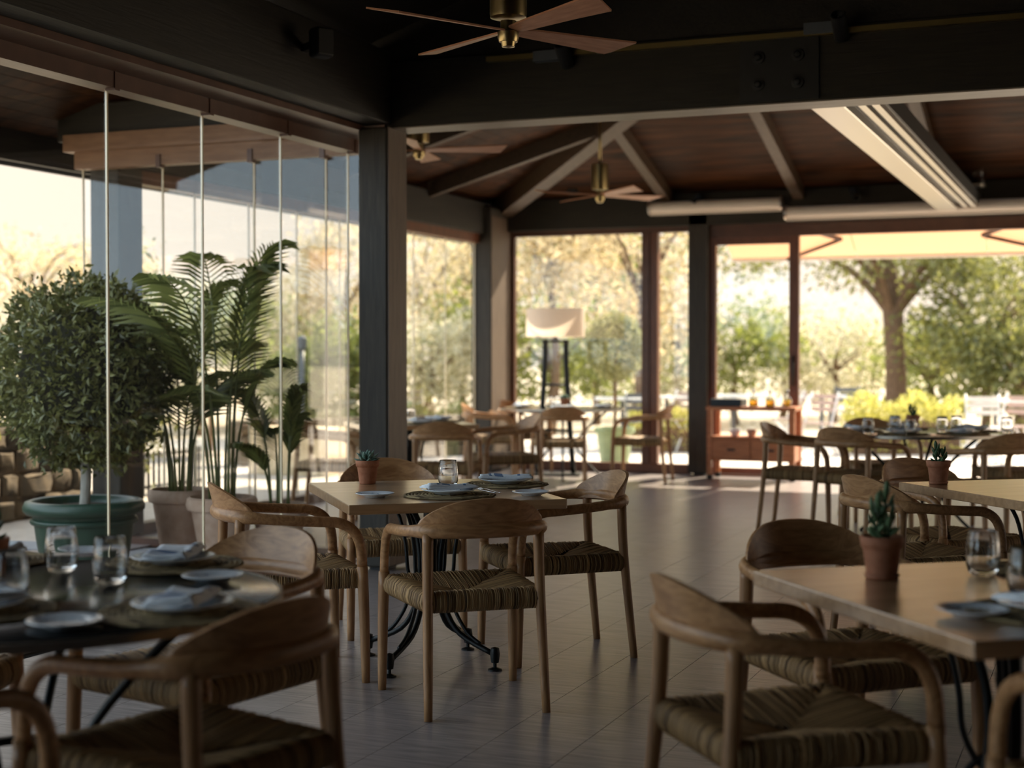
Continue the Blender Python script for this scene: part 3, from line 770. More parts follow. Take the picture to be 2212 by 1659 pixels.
def succ_mesh(kind, seed):
    q = random.Random(seed); m = MB()
    if kind == 'rosette':
        for ring, (nn, el, L_, z) in enumerate(((9, 8, .058, .10), (8, 28, .054, .105), (7, 48, .046, .11), (5, 68, .034, .115))):
            for k in range(nn):
                a = 2*math.pi*(k + .5*ring)/nn + q.uniform(-.1, .1); e = R(el + q.uniform(-6, 6))
                fleshy(m, Vector((math.cos(a)*.008, math.sin(a)*.008, z)), Vector((math.cos(a)*math.cos(e), math.sin(a)*math.cos(e), math.sin(e))), L_*q.uniform(.85, 1.1), .0105, .0045, q.uniform(.25, 1))
        return m.mesh('leaves', 'succulent')
    H = .11 if kind == 'tall' else .06
    stems = 4 if kind == 'tall' else 3
    for st in range(stems):
        a0 = 2*math.pi*st/stems + .4; top = Vector((math.cos(a0)*.022, math.sin(a0)*.022, .1 + H*(1 if st == 0 else q.uniform(.45, .75))))
        b0 = Vector((math.cos(a0)*.014, math.sin(a0)*.014, .09)); m.tube([b0, top], .004, 5, tone=.2)
        nl = 9 if st == 0 else 7
        for k in range(nl):
            f = (k + 1)/nl; a = k*2.4 + st; e = R(15 + 55*f)
            fleshy(m, b0.lerp(top, f), Vector((math.cos(a)*math.cos(e), math.sin(a)*math.cos(e), math.sin(e))), q.uniform(.035, .05), .009, .005, q.uniform(.1, 1))
    return m.mesh('leaves', 'succulent_green')
def ware(kind, name, p, rz, label, cat, group=None, z=None, rx=0, extra=None):
    x, y = p[0], p[1]; parts = PR[kind] + (extra or [])
    loc = (x, y, TZ if z is None else z)
    if len(parts) == 1:
        o = place(name, parts[0][1], None, loc)
    else:
        o = thing(name, loc)
        for nm, me in parts:
            q_ = place(nm, me, o)
            if nm in ('painted_motif', 'leaves'): q_['kind'] = 'stuff'
    o.rotation_euler = (rx, 0, rz)
    return tag(o, label, cat, group)
def pot(p, kind, label, seed, sc=1.0, saucer=False, z=None):
    o = ware('pot', 'potted_succulent', p, random.random()*6, label, 'potted plant', 'potted succulents on the tables', z=z, extra=[('leaves', succ_mesh(kind, seed))] + (PR['saucer'] if saucer else []))
    o.scale = (sc, sc, sc)
    return o
def setting(c, ang, where, plate_lab=True, nap='napkin', nrot=.4, fork=True):
    """placemat, plate and napkin stacked at table point c"""
    ware('placemat', 'placemat', c, ang, 'round woven straw placemat ' + where, 'placemat', 'straw placemats')
    ware('dinner_plate', 'dinner_plate', c, ang, 'blue and white dinner plate ' + where, 'plate', 'dinner plates', z=TZ + .0085)
    ware(nap, 'napkin', c, ang + nrot, 'striped white napkin ' + where, 'napkin', 'folded napkins', z=TZ + .0285)
# middle table
o = on
pot(o(794, 1045, .75), 'rosette', 'grey-green rosette succulent in a terracotta pot on the middle square table', 1, 1.0)
ware('side_plate', 'side_plate', o(810, 1074, .75), .3, 'small blue-painted side plate at the left front of the middle table', 'plate', 'side plates')
ware('side_plate', 'side_plate', o(1148, 1070, .75), 1.2, 'small blue-painted side plate at the right front corner of the middle table', 'plate', 'side plates')
setting(o(970, 1071, .75), R(20), 'at the front edge of the middle table')
setting(o(1092, 1048, .75), R(60), 'at the right back of the middle table', nap='napkin2', nrot=-.6)
ware('tumbler', 'tumbler', o(968, 1053, .75), 0, 'clear stemless tumbler standing on the middle square table', 'glass', 'tumblers')
c = o(1040, 1069, .75)
ware('fork', 'fork', (c.x, c.y), R(150), 'silver fork, left of the pair beside the front napkin on the middle table', 'fork', 'forks', z=TZ + .012)
ware('fork', 'fork', (c.x + .03, c.y + .02), R(140), 'silver fork, right of the pair beside the front napkin on the middle table', 'fork', 'forks', z=TZ + .012)
# near right table
pot(o(1905, 1250, .75), 'tall', 'tall leafy succulent in a terracotta pot on the near right table', 5, 1.05, True)
ware('tumbler', 'tumbler', o(2123, 1243, .75), 0, 'clear stemless tumbler on the near right table beside the straw mat', 'glass', 'tumblers')
ware('tumbler', 'tumbler', o(2216, 1290, .75), 0, 'clear stemless tumbler cut off by the right edge of the picture', 'glass', 'tumblers')
ware('side_plate', 'side_plate', o(2100, 1330, .75), .8, 'small side plate near the front corner of the near right table', 'plate', 'side plates')
setting(o(2265, 1325, .75), R(20), 'at the right edge of the near right table')
ware('placemat', 'placemat', o(2290, 1235, .75), 0, 'round woven straw placemat behind the tumblers on the near right table', 'placemat', 'straw placemats')
# second right table
pot(o(2027, 1046, .75), 'short', 'small pointed succulent in a terracotta pot on the second right table', 9, 1.0, True)
# near round table
def ring(rt, k, r, a0=0):
    a = R(a0 + k); return Vector((rt[0] + r*math.cos(a), rt[1] + r*math.sin(a), .75))
setting(o(395, 1325, .75), R(40), 'at the right of the near round table', nrot=1.2)
setting(o(375, 1222, .75), R(100), 'at the back of the near round table', nap='napkin2', nrot=.2)
setting(o(-40, 1215, .75), R(160), 'at the far left of the near round table')
setting(o(-60, 1325, .75), R(230), 'at the left edge of the near round table', nap='napkin2')
ware('side_plate', 'side_plate', o(140, 1355, .75), 0, 'blue-rimmed side plate at the front edge of the near round table', 'plate', 'side plates')
ware('side_plate', 'side_plate', o(460, 1255, .75), 1, 'blue-rimmed side plate at the right end of the near round table', 'plate', 'side plates')
ware('side_plate', 'side_plate', o(185, 1200, .75), 2, 'side plate behind the tumblers at the back of the near round table', 'plate', 'side plates')
ware('tumbler', 'tumbler', o(133, 1236, .75), 0, 'clear tumbler farther back on the near round table, before the green pot', 'glass', 'tumblers')
ware('tumbler', 'tumbler', o(238, 1262, .75), 0, 'clear tumbler in the middle of the near round table, beside the napkins', 'glass', 'tumblers')
ware('tumbler', 'tumbler', o(22, 1300, .75), 0, 'clear tumbler at the left edge of the near round table', 'glass', 'tumblers')
pot(o(-25, 1250, .75), 'short', 'dark succulent in a pot at the left edge of the near round table', 13)
# far right round table
for i, (u, v, lab) in enumerate(((1875, 938, 'leftmost tumbler on the far right round table'), (1933, 932, 'second tumbler from the left on the far right round table'),
        (1967, 941, 'tumbler in front of the pot on the far right round table'), (2035, 934, 'tumbler right of the pot on the far right round table'), (2066, 932, 'tumbler second from the right on the far right round table'), (2175, 936, 'rightmost tumbler on the far right round table'))):
    ware('tumbler', 'tumbler', o(u, v, .75), 0, 'clear ' + lab, 'glass', 'tumblers')
pot(o(1972, 926, .75), 'short', 'dark succulent in a pot on the far right round table', 17)
for i, (a, wh) in enumerate(((200, 'at the left of the far right round table'), (265, 'at the front of the far right round table'), (325, 'at the right of the far right round table'), (30, 'at the far right of the far right round table'), (110, 'at the back of the far right round table'))):
    setting(ring(RT2, a, .44), R(a + 90), wh, nap='napkin2' if i % 2 else 'napkin')
# lamp table
for i, (a, wh) in enumerate(((180, 'at the left of the lamp table'), (270, 'at the front of the lamp table'), (0, 'at the right of the lamp table'), (90, 'at the back of the lamp table'))):
    setting(ring(RT3, a + 20, .44), R(a + 110), wh, nap='napkin2' if i % 2 else 'napkin')
ware('tumbler', 'tumbler', ring(RT3, 150, .22), 0, 'clear tumbler left of the pot on the lamp table', 'glass', 'tumblers')
ware('tumbler', 'tumbler', ring(RT3, 120, .30), 0, 'clear tumbler behind the pot on the lamp table', 'glass', 'tumblers')
pot(ring(RT3, 0, .02), 'rosette', 'terracotta pot with a small plant on the lamp table', 21)
# wing table
wd = lambda a, b: Vector((t2c.x + a*math.cos(R(38.5)) - b*math.sin(R(38.5)), t2c.y + a*math.sin(R(38.5)) + b*math.cos(R(38.5)), .75))
setting(wd(.05, -.28), R(38), 'at the front of the wing table')
setting(wd(.28, .1), R(128), 'at the right of the wing table', nap='napkin2')
setting(wd(-.28, .0), R(218), 'at the left of the wing table')
ware('tumbler', 'tumbler', wd(.02, .05), 0, 'clear tumbler on the wing table beyond the big post', 'glass', 'tumblers')

# ------------------------------------------------------------------ ceiling fans
def make_fan(loc, rot, rodtop, label):
    t = thing('ceiling_fan', loc, rot, label, 'ceiling fan', 'wooden-bladed ceiling fans')
    MB().lathe([(0, -.055), (.028, -.05), (.032, -.03), (.040, -.03), (.046, -.012), (.046, .012), (.034, .016), (.034, .06), (0, .06)], 28).build('hub', 'brass_dark', t, True, 35)
    MB().lathe([(.0, .07), (.06, .07), (.078, .075), (.080, .09), (.080, .30), (.070, .31), (.018, .315), (0, .315)], 28).build('motor_housing', 'brass_dark', t, True, 35)
    MB().lathe([(.013, .31), (.013, rodtop - loc[2])], 12).build('rod', 'brass_dark', t)
    MB().lathe([(.0, rodtop - loc[2] - .05), (.05, rodtop - loc[2] - .045), (.06, rodtop - loc[2])], 20).build('canopy', 'brass_dark', t, True, 35)
    b = MB(); tw = R(-13)
    prof = [((.04, -.03), (.04, .03)), ((.16, -.045), (.16, .038)), ((.40, -.062), (.40, .050)), ((.665, -.085), (.60, .066))]
    vs = []
    for pr2 in prof:
        for r, y in pr2:
            for dz in (-.004, .004): vs.append((r, y*math.cos(tw), y*math.sin(tw) + dz + .02))
    fs = []
    for i in range(len(prof) - 1):
        a = i*4; fs += [(a, a+4, a+6, a+2), (a+1, a+3, a+7, a+5), (a, a+1, a+5, a+4), (a+2, a+6, a+7, a+3)]
    e = (len(prof)-1)*4; fs += [(0, 2, 3, 1), (e, e+1, e+3, e+2)]
    bme = b.add(vs, fs).mesh('blade', 'fan_wood', False)
    for k in range(4): place('blade', bme, t, (0, 0, 0), R(90*k))
    return t
f1 = far(1098, 76, 6.37)
make_fan(tuple(f1), YAW + R(37.3), 4.0, 'large near ceiling fan with four wooden blades at the top')
f2 = far(1296, 426, 13.8)
make_fan(tuple(f2), YAW + R(30), ceil_z(f2.x, f2.y) - .15, 'far ceiling fan hanging on a long rod above the lamp table')
f3 = far(905, 330, 11.0)
make_fan(tuple(f3), YAW - R(4), ceil_z(f3.x, f3.y) - .05, 'ceiling fan half hidden behind the big dark post')

# ------------------------------------------------------------------ lights, rails, loudspeakers, blinds
tr = thing('track_rail', (0, 0, 0), 0, 'thin brass-coloured lighting track on the cross beam', 'light track')
MB().box((-3.5, YB - .035, 3.085), (XR - .5, YB, 3.115)).build('rail', 'rail_gold', tr, False)
def spot(x, y, z, label, d=(0, -.6, .5), adapter=True):
    t = thing('track_spotlight', (x, y, z), 0, label, 'spotlight', 'black track spotlights')
    if adapter: MB().box((-.14, -.03, -.03), (.02, .03, .03)).build('adapter', 'grey_metal', t, False)
    dv = Vector(d).normalized(); q = dv.to_track_quat('Z', 'Y').to_matrix().to_4x4(); c = Vector((.06, -.05, 0))
    def ln(prof): 
        t_ = MB().lathe(prof, 18); return MB().add([c + q @ Vector(p) for p in t_.v], t_.f)
    ln([(0, -.09), (.04, -.09), (.042, -.085), (.042, .07), (.036, .072), (.034, .05), (0, .045)]).build('housing', 'black_plastic', t, True, 40)
    ln([(0, .052), (.033, .058)]).build('lens', 'chrome', t)
    return t
spot(-1.46, YB - .03, 3.12, 'black spotlight on the beam track near the bolt plate')
spot(-3.05, YB - .03, 3.09, 'black spotlight on the beam track behind the near fan')
spot(-4.33, YF - .2, 3.02, 'small black spotlight on the far beam above the left blind', (-.3, -.5, -.5), False)
spot(-2.62, YF - .2, 3.02, 'small black spotlight on the far beam beside the metal tie beam', (.3, -.5, -.5), False)
def speaker(p, rz, label):
    t = thing('loudspeaker', p, rz, label, 'loudspeaker', 'small black loudspeakers')
    bm_bevel(MB().box((-.055, -.05, -.08), (.055, .05, .08)).build('cabinet', 'black_plastic', t, False), .02, 3)
    MB().box((-.045, -.055, -.065), (.045, -.048, .065)).build('grille', 'black_plastic', t, False)
    MB().box((-.02, .04, -.02), (.02, .19, .02)).build('bracket', 'black_plastic', t, False)
speaker((XL + .16, 7.05, 3.02), R(60), 'small black loudspeaker hung in the dark corner left of the near fan')
p = far(1213, 398, 16.35); speaker((p.x, YF - .30, p.z), R(10), 'small black loudspeaker on the far wall left of the far fan')
lamp = thing('glass_wall_lamp', (-1.32, YF - .24, 3.05), 0, 'clear cylindrical lamp on the far beam at the right', 'wall lamp')
MB().lathe([(.07, .02), (.07, .28), (.066, .28), (.066, .02)], 24, closed=True).build('cylinder', 'tumbler_glass', lamp)
MB().lathe([(0, -.01), (.074, -.01), (.074, .02), (0, .02)], 24).build('base', 'steel', lamp, True, 40)
MB().tube([(0, 0, .02), (0, 0, .2)], .015, 8).build('bulb_holder', 'steel', lamp)
MB().box((-.03, .06, 0), (.03, .12, .03)).build('bracket', 'steel', lamp, False)
def blind(x0, x1, y, z, label):
    t = thing('roller_blind', (0, 0, 0), 0, label, 'roller blind', 'white roller blind cassettes')
    MB().tube([(x0, y, z), (x1, y, z)], .062, 16).build('cassette', 'white_cassette', t, True, 40)
    MB().box((x0, y - .01, z - .085), (x1, y + .02, z - .055)).build('bottom_bar', 'white_cassette', t, False)
    for xx in (x0, x1): MB().tube([(xx - .012, y, z), (xx + .012, y, z)], .075, 16).build('end_cap', 'steel', t, True, 40)
    MB().box((x0 + .1, y + .05, z - .02), (x1 - .1, y + .13, z + .02)).build('bracket', 'black_plastic', t, False)
blind(-4.79, -3.33, YF - .26, 2.955, 'white roller blind cassette on the far beam, the shorter left one')
blind(-3.26, .6, YF - .36, 2.84, 'white roller blind cassette on the far beam, the longer right one')

# ------------------------------------------------------------------ floor lamp
lp = far(1200, 700, 16.35)
lt = thing('floor_lamp', (lp.x, lp.y, 0), R(15), 'floor lamp with a white drum shade by the far window', 'floor lamp')
MB().lathe([(.325, 1.53), (.325, 1.84), (.320, 1.84), (.320, 1.53)], 40, closed=True).build('shade', 'lamp_shade', lt, True, 40)
MB().tube([(-.32, 0, 1.80), (.32, 0, 1.80)], .006, 6).build('shade_ring', 'cast_iron', lt)
for s in (-1, 1):
    MB().tube(smooth_path([(s*.20, 0, 0.02), (s*.155, .0, .6), (s*.12, 0, 1.2), (s*.115, 0, 1.5)], 3), .03, 8).build('leg', 'cast_iron', lt)
mb = MB()
for z in (1.48, .5, 1.0): mb.tube([(-.15, 0, z), (.15, 0, z)], .014, 6)
mb.tube([(0, 0, 1.48), (0, 0, 1.80)], .012, 8)
mb.build('crossbar', 'cast_iron', lt)
MB().box((-.28, -.14, 0), (.28, .14, .025)).build('base', 'cast_iron', lt, False)

# ------------------------------------------------------------------ serving cart and what stands on it
cy = YF - .36; cx0, cx1 = -4.06, -3.12
ct = thing('serving_cart', (0, 0, 0), 0, 'reddish wooden serving cart with two drawers by the glass door', 'cart')
for xx in (cx0, cx1 - .05):
    for yy in (cy - .2, cy + .15):
        lg = bm_bevel(MB().box((xx, yy, .05), (xx + .05, yy + .05, .76)).build('leg', 'cart_wood', ct, False))
        MB().lathe([(.03, 0), (.034, .02), (.03, .045), (.01, .055)], 12, (xx + .025, yy + .025, 0)).build('caster', 'black_plastic', lg)
bm_bevel(MB().box((cx0 - .01, cy - .21, .74), (cx1 + .01, cy + .21, .78)).build('top', 'cart_wood', ct, False))
bm_bevel(MB().box((cx0 + .02, cy - .18, .44), (cx1 - .02, cy + .19, .46)).build('shelf', 'cart_wood', ct, False))
bm_bevel(MB().box((cx0 + .01, cy - .17, .20), (cx1 - .01, cy + .19, .44)).build('drawer_case', 'cart_wood', ct, False))
for k in range(2):
    xa = cx0 + .05 + k * .425
    dr = bm_bevel(MB().box((xa, cy - .19, .215), (xa + .415, cy - .165, .425)).build('drawer', 'cart_wood', ct, False))
    MB().box((xa + .17, cy - .205, .31), (xa + .25, cy - .188, .33)).build('handle', 'black_plastic', dr, False)
tag(MB().box((cx0 + .02, cy - .15, .78), (cx0 + .36, cy + .12, .86)).build('menu_stack', 'book_dark', None, False), 'dark stack of menus lying on the cart', 'menus')
bm_bevel(bpy.data.objects['menu_stack'], .004)
def bottle(x, y, lab):
    t = thing('oil_bottle', (x, y, .78), 0, lab, 'bottle', 'oil bottles on the cart')
    MB().lathe([(0, 0), (.045, 0), (.048, .01), (.048, .07), (.03, .10), (.014, .12), (.013, .16), (.011, .16), (.012, .12), (.028, .096), (.045, .07), (.045, .012), (0, .008)], 20).build('bottle_glass', 'tumbler_glass', t)
    MB().lathe([(0, .009), (.044, .012), (.044, .075), (0, .076)], 20).build('oil', 'oil', t, True, 40)
    MB().lathe([(0, .155), (.012, .155), (.015, .185), (0, .19)], 12).build('stopper', 'chrome', t, True, 40)
bottle(-3.60, cy, 'leftmost golden oil bottle on the wooden cart')
bottle(-3.42, cy - .02, 'middle golden oil bottle on the wooden cart')
bottle(-3.24, cy + .02, 'rightmost golden oil bottle on the wooden cart')
for i, (x, r, lab) in enumerate(((-3.80, .06, 'pale bowl on the left of the cart shelf'), (-3.62, .055, 'earthenware bowl in the middle of the cart shelf'), (-3.42, .06, 'pale bowl on the right of the cart shelf'))):
    tag(place('bowl', MB().lathe([(0, 0), (r*.55, 0), (r*.9, .03), (r, .075), (r - .005, .075), (r*.85, .032), (r*.5, .006), (0, .006)], 20).mesh('bowl', 'terracotta_pale' if i == 1 else 'porcelain'), None, (x, cy, .46)), lab, 'bowl', 'bowls on the cart shelf')

# ------------------------------------------------------------------ ground outside
MB().box((-90, -60, -.5), (90, 140, -.10)).build('ground', 'earth', None, False)
tag(bpy.data.objects['ground'], 'pale dry earth ground around the pavilion', kind='structure')
tg = tag(MB().box((-14, YF + .12, -.3), (12, YF + 8, -.03)).build('terrace', 'terrace', None, False), 'sunlit pale stone terrace beyond the far wall', kind='structure')
tw = tag(MB().box((-14, YW - .1, -.3), (XO - .12, YF + .12, -.04)).build('side_terrace', 'terrace', None, False), 'sunlit pale paving outside the side wing', kind='structure')
nk = tag(MB().box((-9.0, -4, -.3), (XL - .5, YW - .1, -.045)).build('courtyard', 'joint', None, False), 'shaded flagstone courtyard outside the folding glass', kind='structure')
rnd = random.Random(11)
for i in range(11):
    for j in range(12):
        x0 = -8.9 + i * .38; y0 = 3.8 + j * .41
        if x0 > XG - .5 or y0 > YW - .5: continue
        q = lambda: rnd.uniform(-.035, .035); z = rnd.uniform(-.028, -.014)
        px = [(x0 + .02 + q(), y0 + .02 + q()), (x0 + .36 + q(), y0 + .02 + q()), (x0 + .36 + q(), y0 + .39 + q()), (x0 + .02 + q(), y0 + .39 + q())]
        mb = MB(); slab(mb, [(a, b, z - .04) for a, b in px], .04); mb.build('flagstone', 'flagstone', nk, False)
for j in range(9):
    y0 = 3.9 + j * .52
    mb = MB(); mb.box((XG - .47, y0, -.05), (XG - .07, y0 + .50, -.012)); mb.build('border_slab', 'blue_stone', nk, False)
for j in range(7):
    x0 = XG - .55 - j * .44
    if x0 < XO - .6: break
    mb = MB(); mb.box((x0 - .42, YW - .46, -.05), (x0, YW - .12, -.012)); mb.build('border_slab', 'blue_stone', nk, False)

# ------------------------------------------------------------------ stone walls
def stone_wall(a, b, h, rows, label, seed, thick=.35, size=.34):
    q = random.Random(seed); a, b = Vector((a[0], a[1], 0)), Vector((b[0], b[1], 0)); d = b - a; Ln = d.length
    t = thing('stone_wall', (a.x, a.y, -.05), math.atan2(d.y, d.x), label, 'stone wall')
    MB().box((0, -.005, 0), (Ln, thick, h - .02)).build('mortar_core', 'mortar', t, False)
    rh = h / rows
    for r in range(rows):
        x = -q.uniform(0, size*.6)
        while x < Ln:
            wd_ = q.uniform(.55, 1.35) * size; x1 = min(x + wd_, Ln)
            if x1 - max(x, 0) > .06:
                z0, z1 = r*rh + q.uniform(.0, .02), (r+1)*rh - q.uniform(.005, .025); dp = q.uniform(-.075, -.035)
                xa, xb = max(x, 0) + .01, x1 - .01; cxm, czm = (xa+xb)/2, (z0+z1)/2; vs = []
                for yy, k in ((dp + .03, 1.0), (dp, .72)):
                    for ux, uz in ((-1, -1), (0, -1.05), (1, -1), (1.04, 0), (1, 1), (0, 1.05), (-1, 1), (-1.04, 0)):
                        vs.append((cxm + ux*(xb-xa)/2*k*q.uniform(.86, 1.06), yy + q.uniform(-.008, .008), czm + uz*(z1-z0)/2*k*q.uniform(.84, 1.08)))
                vs += [(v[0], .12, v[2]) for v in vs[:8]]
                fs = [tuple(8 + i for i in range(8))] + [(i, (i+1) % 8, 8 + (i+1) % 8, 8 + i) for i in range(8)] + [(i, 16 + i, 16 + (i+1) % 8, (i+1) % 8) for i in range(8)]
                MB().add(vs, [f[::-1] for f in fs]).build('stone', 'stone_wall', t, True, 45)
            x += wd_
    return t
stone_wall((-8.3, 4.5), (-8.45, 10.75), .82, 4, 'rough brown stone wall in shade behind the round bush', 3)
A_, B_ = on(520, 1000), on(1090, 975)
stone_wall((A_.x, A_.y), (B_.x, B_.y), .58, 3, 'low stone wall in the sun beyond the side wing', 5, size=.42)
blk = on(645, 1016)
tag(bm_bevel(MB().box((blk.x - .5, blk.y - .25, -.05), (blk.x + .5, blk.y + .25, .5)).build('stone_bench', 'straw', None, False), .02), 'beige sunlit block bench before the low stone wall', 'bench')

# ------------------------------------------------------------------ plants
def leaf_mesh(pts_fn, n, size, seed, m, name='foliage', asp=.42, fold=.25, tone_fn=None):
    q = random.Random(seed); V = []; Fc = []; T = []
    for i in range(n):
        c, out_ = pts_fn(q)
        a = Vector((q.gauss(0, 1), q.gauss(0, 1), q.gauss(0, 1))) + out_ * .9
        a.normalize(); b = a.cross(Vector((q.gauss(0, 1), q.gauss(0, 1), q.gauss(0, 1)))).normalized(); cN = a.cross(b)
        s = size * q.uniform(.6, 1.3); o_ = len(V)
        V += [tuple(c - a*s*.5), tuple(c + b*s*asp*.5 + cN*s*fold*.3), tuple(c + a*s*.5), tuple(c - b*s*asp*.5 + cN*s*fold*.3)]
        Fc += [(o_, o_+1, o_+2), (o_, o_+2, o_+3)]
        tn = min(1, max(0, q.gauss(.5, .25))); T += [tn]*4
    me = bpy.data.meshes.new(name); me.from_pydata(V, [], Fc); me.materials.append(MATS[m])
    at = me.attributes.new('tone', 'FLOAT', 'POINT'); at.data.foreach_set('value', T); me.update()
    return me
def clump(rx, ry, rz, k, seed, spread=.3):
    q = random.Random(seed); cs = []
    while len(cs) < k:
        v = Vector((q.uniform(-1, 1), q.uniform(-1, 1), q.uniform(-1, 1)))
        if .25 < v.length < 1: cs.append(v)
    def fn(r):
        c = r.choice(cs); v = c + Vector((r.gauss(0, 1), r.gauss(0, 1), r.gauss(0, 1))) * spread
        return Vector((v.x*rx, v.y*ry, v.z*rz)), v.normalized()
    return fn
def ballfn(rx, ry, rz, inner=.8):
    def fn(r):
        v = Vector((r.gauss(0, 1), r.gauss(0, 1), r.gauss(0, 1))).normalized(); k = r.uniform(inner**3, 1)**(1/3)
        k *= 1 + .10*math.sin(6*v.x + 2) * math.sin(7*v.z + 3*v.y) + (r.random()**6)*.16
        return Vector((v.x*rx*k, v.y*ry*k, v.z*rz*k)), v
    return fn
# big round bush in the green pot
gp = (-5.93, 7.50)
bt = thing('potted_bush', (*gp, -.02), .4, 'clipped round olive-green bush in a big green glazed pot outside the glass', 'potted bush')
MB().lathe([(0, 0), (.25, 0), (.255, .02), (.285, .20), (.30, .31), (.318, .315), (.325, .33), (.318, .345), (.305, .35), (.31, .37), (.345, .375), (.365, .395), (.368, .42), (.355, .45), (.325, .46), (.30, .45), (.29, .42), (.28, .36)], 56).build('pot', 'green_glaze', bt, True, 60)
MB().lathe([(0, .43), (.15, .425), (.295, .405)], 32).build('soil', 'soil', bt)
MB().tube(smooth_path([(.0, .0, .40), (.012, 0, .6), (.0, .01, .85), (.01, 0, 1.2)], 4), .033, 10).build('trunk', 'bark_pale', bt)
fo = place('foliage', leaf_mesh(ballfn(.54, .54, .60, .78), 10500, .058, 21, 'leaf_bush'), bt, (0, 0, 1.23))
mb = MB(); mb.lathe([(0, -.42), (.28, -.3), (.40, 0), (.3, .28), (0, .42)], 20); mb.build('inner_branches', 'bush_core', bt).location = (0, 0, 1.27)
# topiary ball beyond the lamp
tp = far(1328, 750, 18.2)
tt = thing('topiary_tree', (tp.x, tp.y, -.03), 0, 'sunlit topiary ball on a thin trunk in a pale green pot outside the far window', 'topiary')
place('foliage', leaf_mesh(ballfn(.37, .37, .42, .7), 4200, .06, 22, 'leaf_ball'), tt, (0, 0, tp.z + .03))
MB().tube([(0, 0, .35), (0.01, 0, tp.z)], .022, 8).build('trunk', 'bark', tt)
MB().lathe([(0, 0), (.17, 0), (.22, .40), (.25, .41), (.25, .47), (.22, .47), (.2, .42), (0, .42)], 28).build('pot', 'green_pale', tt, True, 45)
# palms in terracotta pots
def palm(x, y, h, pr_, label, seed, nf, fl, rect=False, lean=None):
    q = random.Random(seed)
    t = thing('potted_palm', (x, y, -.02), 0, label, 'potted palm', 'potted palms behind the folding glass')
    MB().lathe([(0, .03), (pr_*.62, .03), (pr_*.66, .06), (pr_*.9, h - .10), (pr_*.92, h - .085), (pr_*1.04, h - .08), (pr_*1.08, h - .05), (pr_*1.04, h - .01), (pr_*.95, h), (pr_*.88, h - .03), (pr_*.85, h - .08)], 36).build('pot', 'terracotta_pale', t, True, 50)
    MB().lathe([(0, 0), (pr_*.78, 0), (pr_*.84, .05), (pr_*.80, .055), (pr_*.7, .02), (0, .02)], 36).build('saucer', 'terracotta', t, True, 50)
    MB().lathe([(0, h - .05), (pr_*.88, h - .07)], 24).build('soil', 'soil', t)
    for k in range(nf):
        a = 2*math.pi*k/nf + q.uniform(-.3, .3); L_ = fl*q.uniform(.75, 1.1); up = q.uniform(.75, 1.25)
        out_ = Vector((math.cos(a), math.sin(a), 0))
        hs = 1.0 if out_.x > -.25 else .55
        if out_.x > .05: hs = min(hs, max(.15, (XG - .35 - x) / out_.x / (L_*.51)))
        if out_.y > .05: hs = min(hs, max(.15, (YW - .32 - y) / out_.y / (L_*.51)))
        b0 = Vector((out_.x*pr_*.35, out_.y*pr_*.35, h - .06))
        ps = []
        for i in range(13):
            s = i/12; ps.append(b0 + Vector((0, 0, 1))*(L_*up*(s - .36*s**3)) + out_*(hs*L_*(.05*s + .46*s**2.2)))
        mb = MB(); mb.tube(ps, [.010*(1 - .85*i/12) + .001 for i in range(13)], 5, tone=.35)
        for i in range(5, 13):
            for sub in (0, .33, .67):
                s = min(12, i + sub)/12; i0 = min(11, int(s*12)); f = s*12 - i0
                p = ps[i0].lerp(ps[i0+1], f); tg = (ps[i0+1] - ps[i0]).normalized(); sd = tg.cross(Vector((0, 0, 1)))
                sd = sd.normalized() if sd.length > .05 else Vector((-out_.y, out_.x, 0))
                ll = min(.42, .30*fl/1.2)*math.sin(min(1, (1.12 - s)*1.35)*1.5)
                for sg in (-1, 1):
                    dr = (tg*.75 + sd*sg*.75 + Vector((0, 0, -.02))).normalized(); nn = dr.cross(tg).normalized()*.011
                    tip = p + dr*ll + Vector((0, 0, -.28*ll)); mid = p + dr*ll*.5 + Vector((0, 0, -.03*ll))
                    nn = nn*1.5; mb.add([p - nn*.4, p + nn*.4, mid + nn, tip, mid - nn], [(0, 1, 2, 4), (4, 2, 3)], q.uniform(.1, 1))
        mb.build('frond', 'palm', t)
    return t
palm(-5.66, 8.14, .48, .20, 'palm in the left terracotta pot outside the folding glass', 31, 8, 1.75)
palm(-5.24, 7.98, .46, .21, 'palm in the middle terracotta pot, just left of the middle chairs', 33, 10, 2.1)
palm(-4.99, 8.26, .40, .18, 'low palm in the right terracotta pot next to the post', 35, 6, 1.1)

# trees and hedges
def tree(u, v, d, rx, rz, m, seed, label, n=2600, size=.15, trunk=.09, cl=26, spread=.22, group='trees and shrubs of the garden', cat='tree', name='garden_tree', tl=None):
    c = far(u, v, d)
    t = thing(name, (c.x, c.y, -.1), 0, label, cat, group)
    place('foliage', leaf_mesh(clump(rx, rx, rz, cl, seed, spread), n, size, seed + 100, m), t, (0, 0, c.z + .1))
    q = random.Random(seed)
    if trunk:
        top = c.z + .1
        MB().tube(smooth_path([(0, 0, 0), (q.uniform(-.1, .1), 0, top*.4), (q.uniform(-.1, .1), q.uniform(-.1, .1), top)], 4), [trunk*(1 - .05*i) for i in range(9)], 8).build('trunk', 'bark', t)
        mb = MB()
        for k in range(6):
            a = k*1.05 + q.uniform(-.3, .3); mb.tube([(0, 0, top*.75), (math.cos(a)*rx*.4, math.sin(a)*rx*.4, top + rz*.1), (math.cos(a)*rx*.75, math.sin(a)*rx*.75, top + rz*.4)], [trunk*.5, trunk*.3, trunk*.12], 5)
        mb.build('branches', 'bark', t)
    return t
T = tree
T(60, 570, 30, 1.9, .85, 'leaf_gold', 1, 'brownish bare-looking tree at the far left edge')
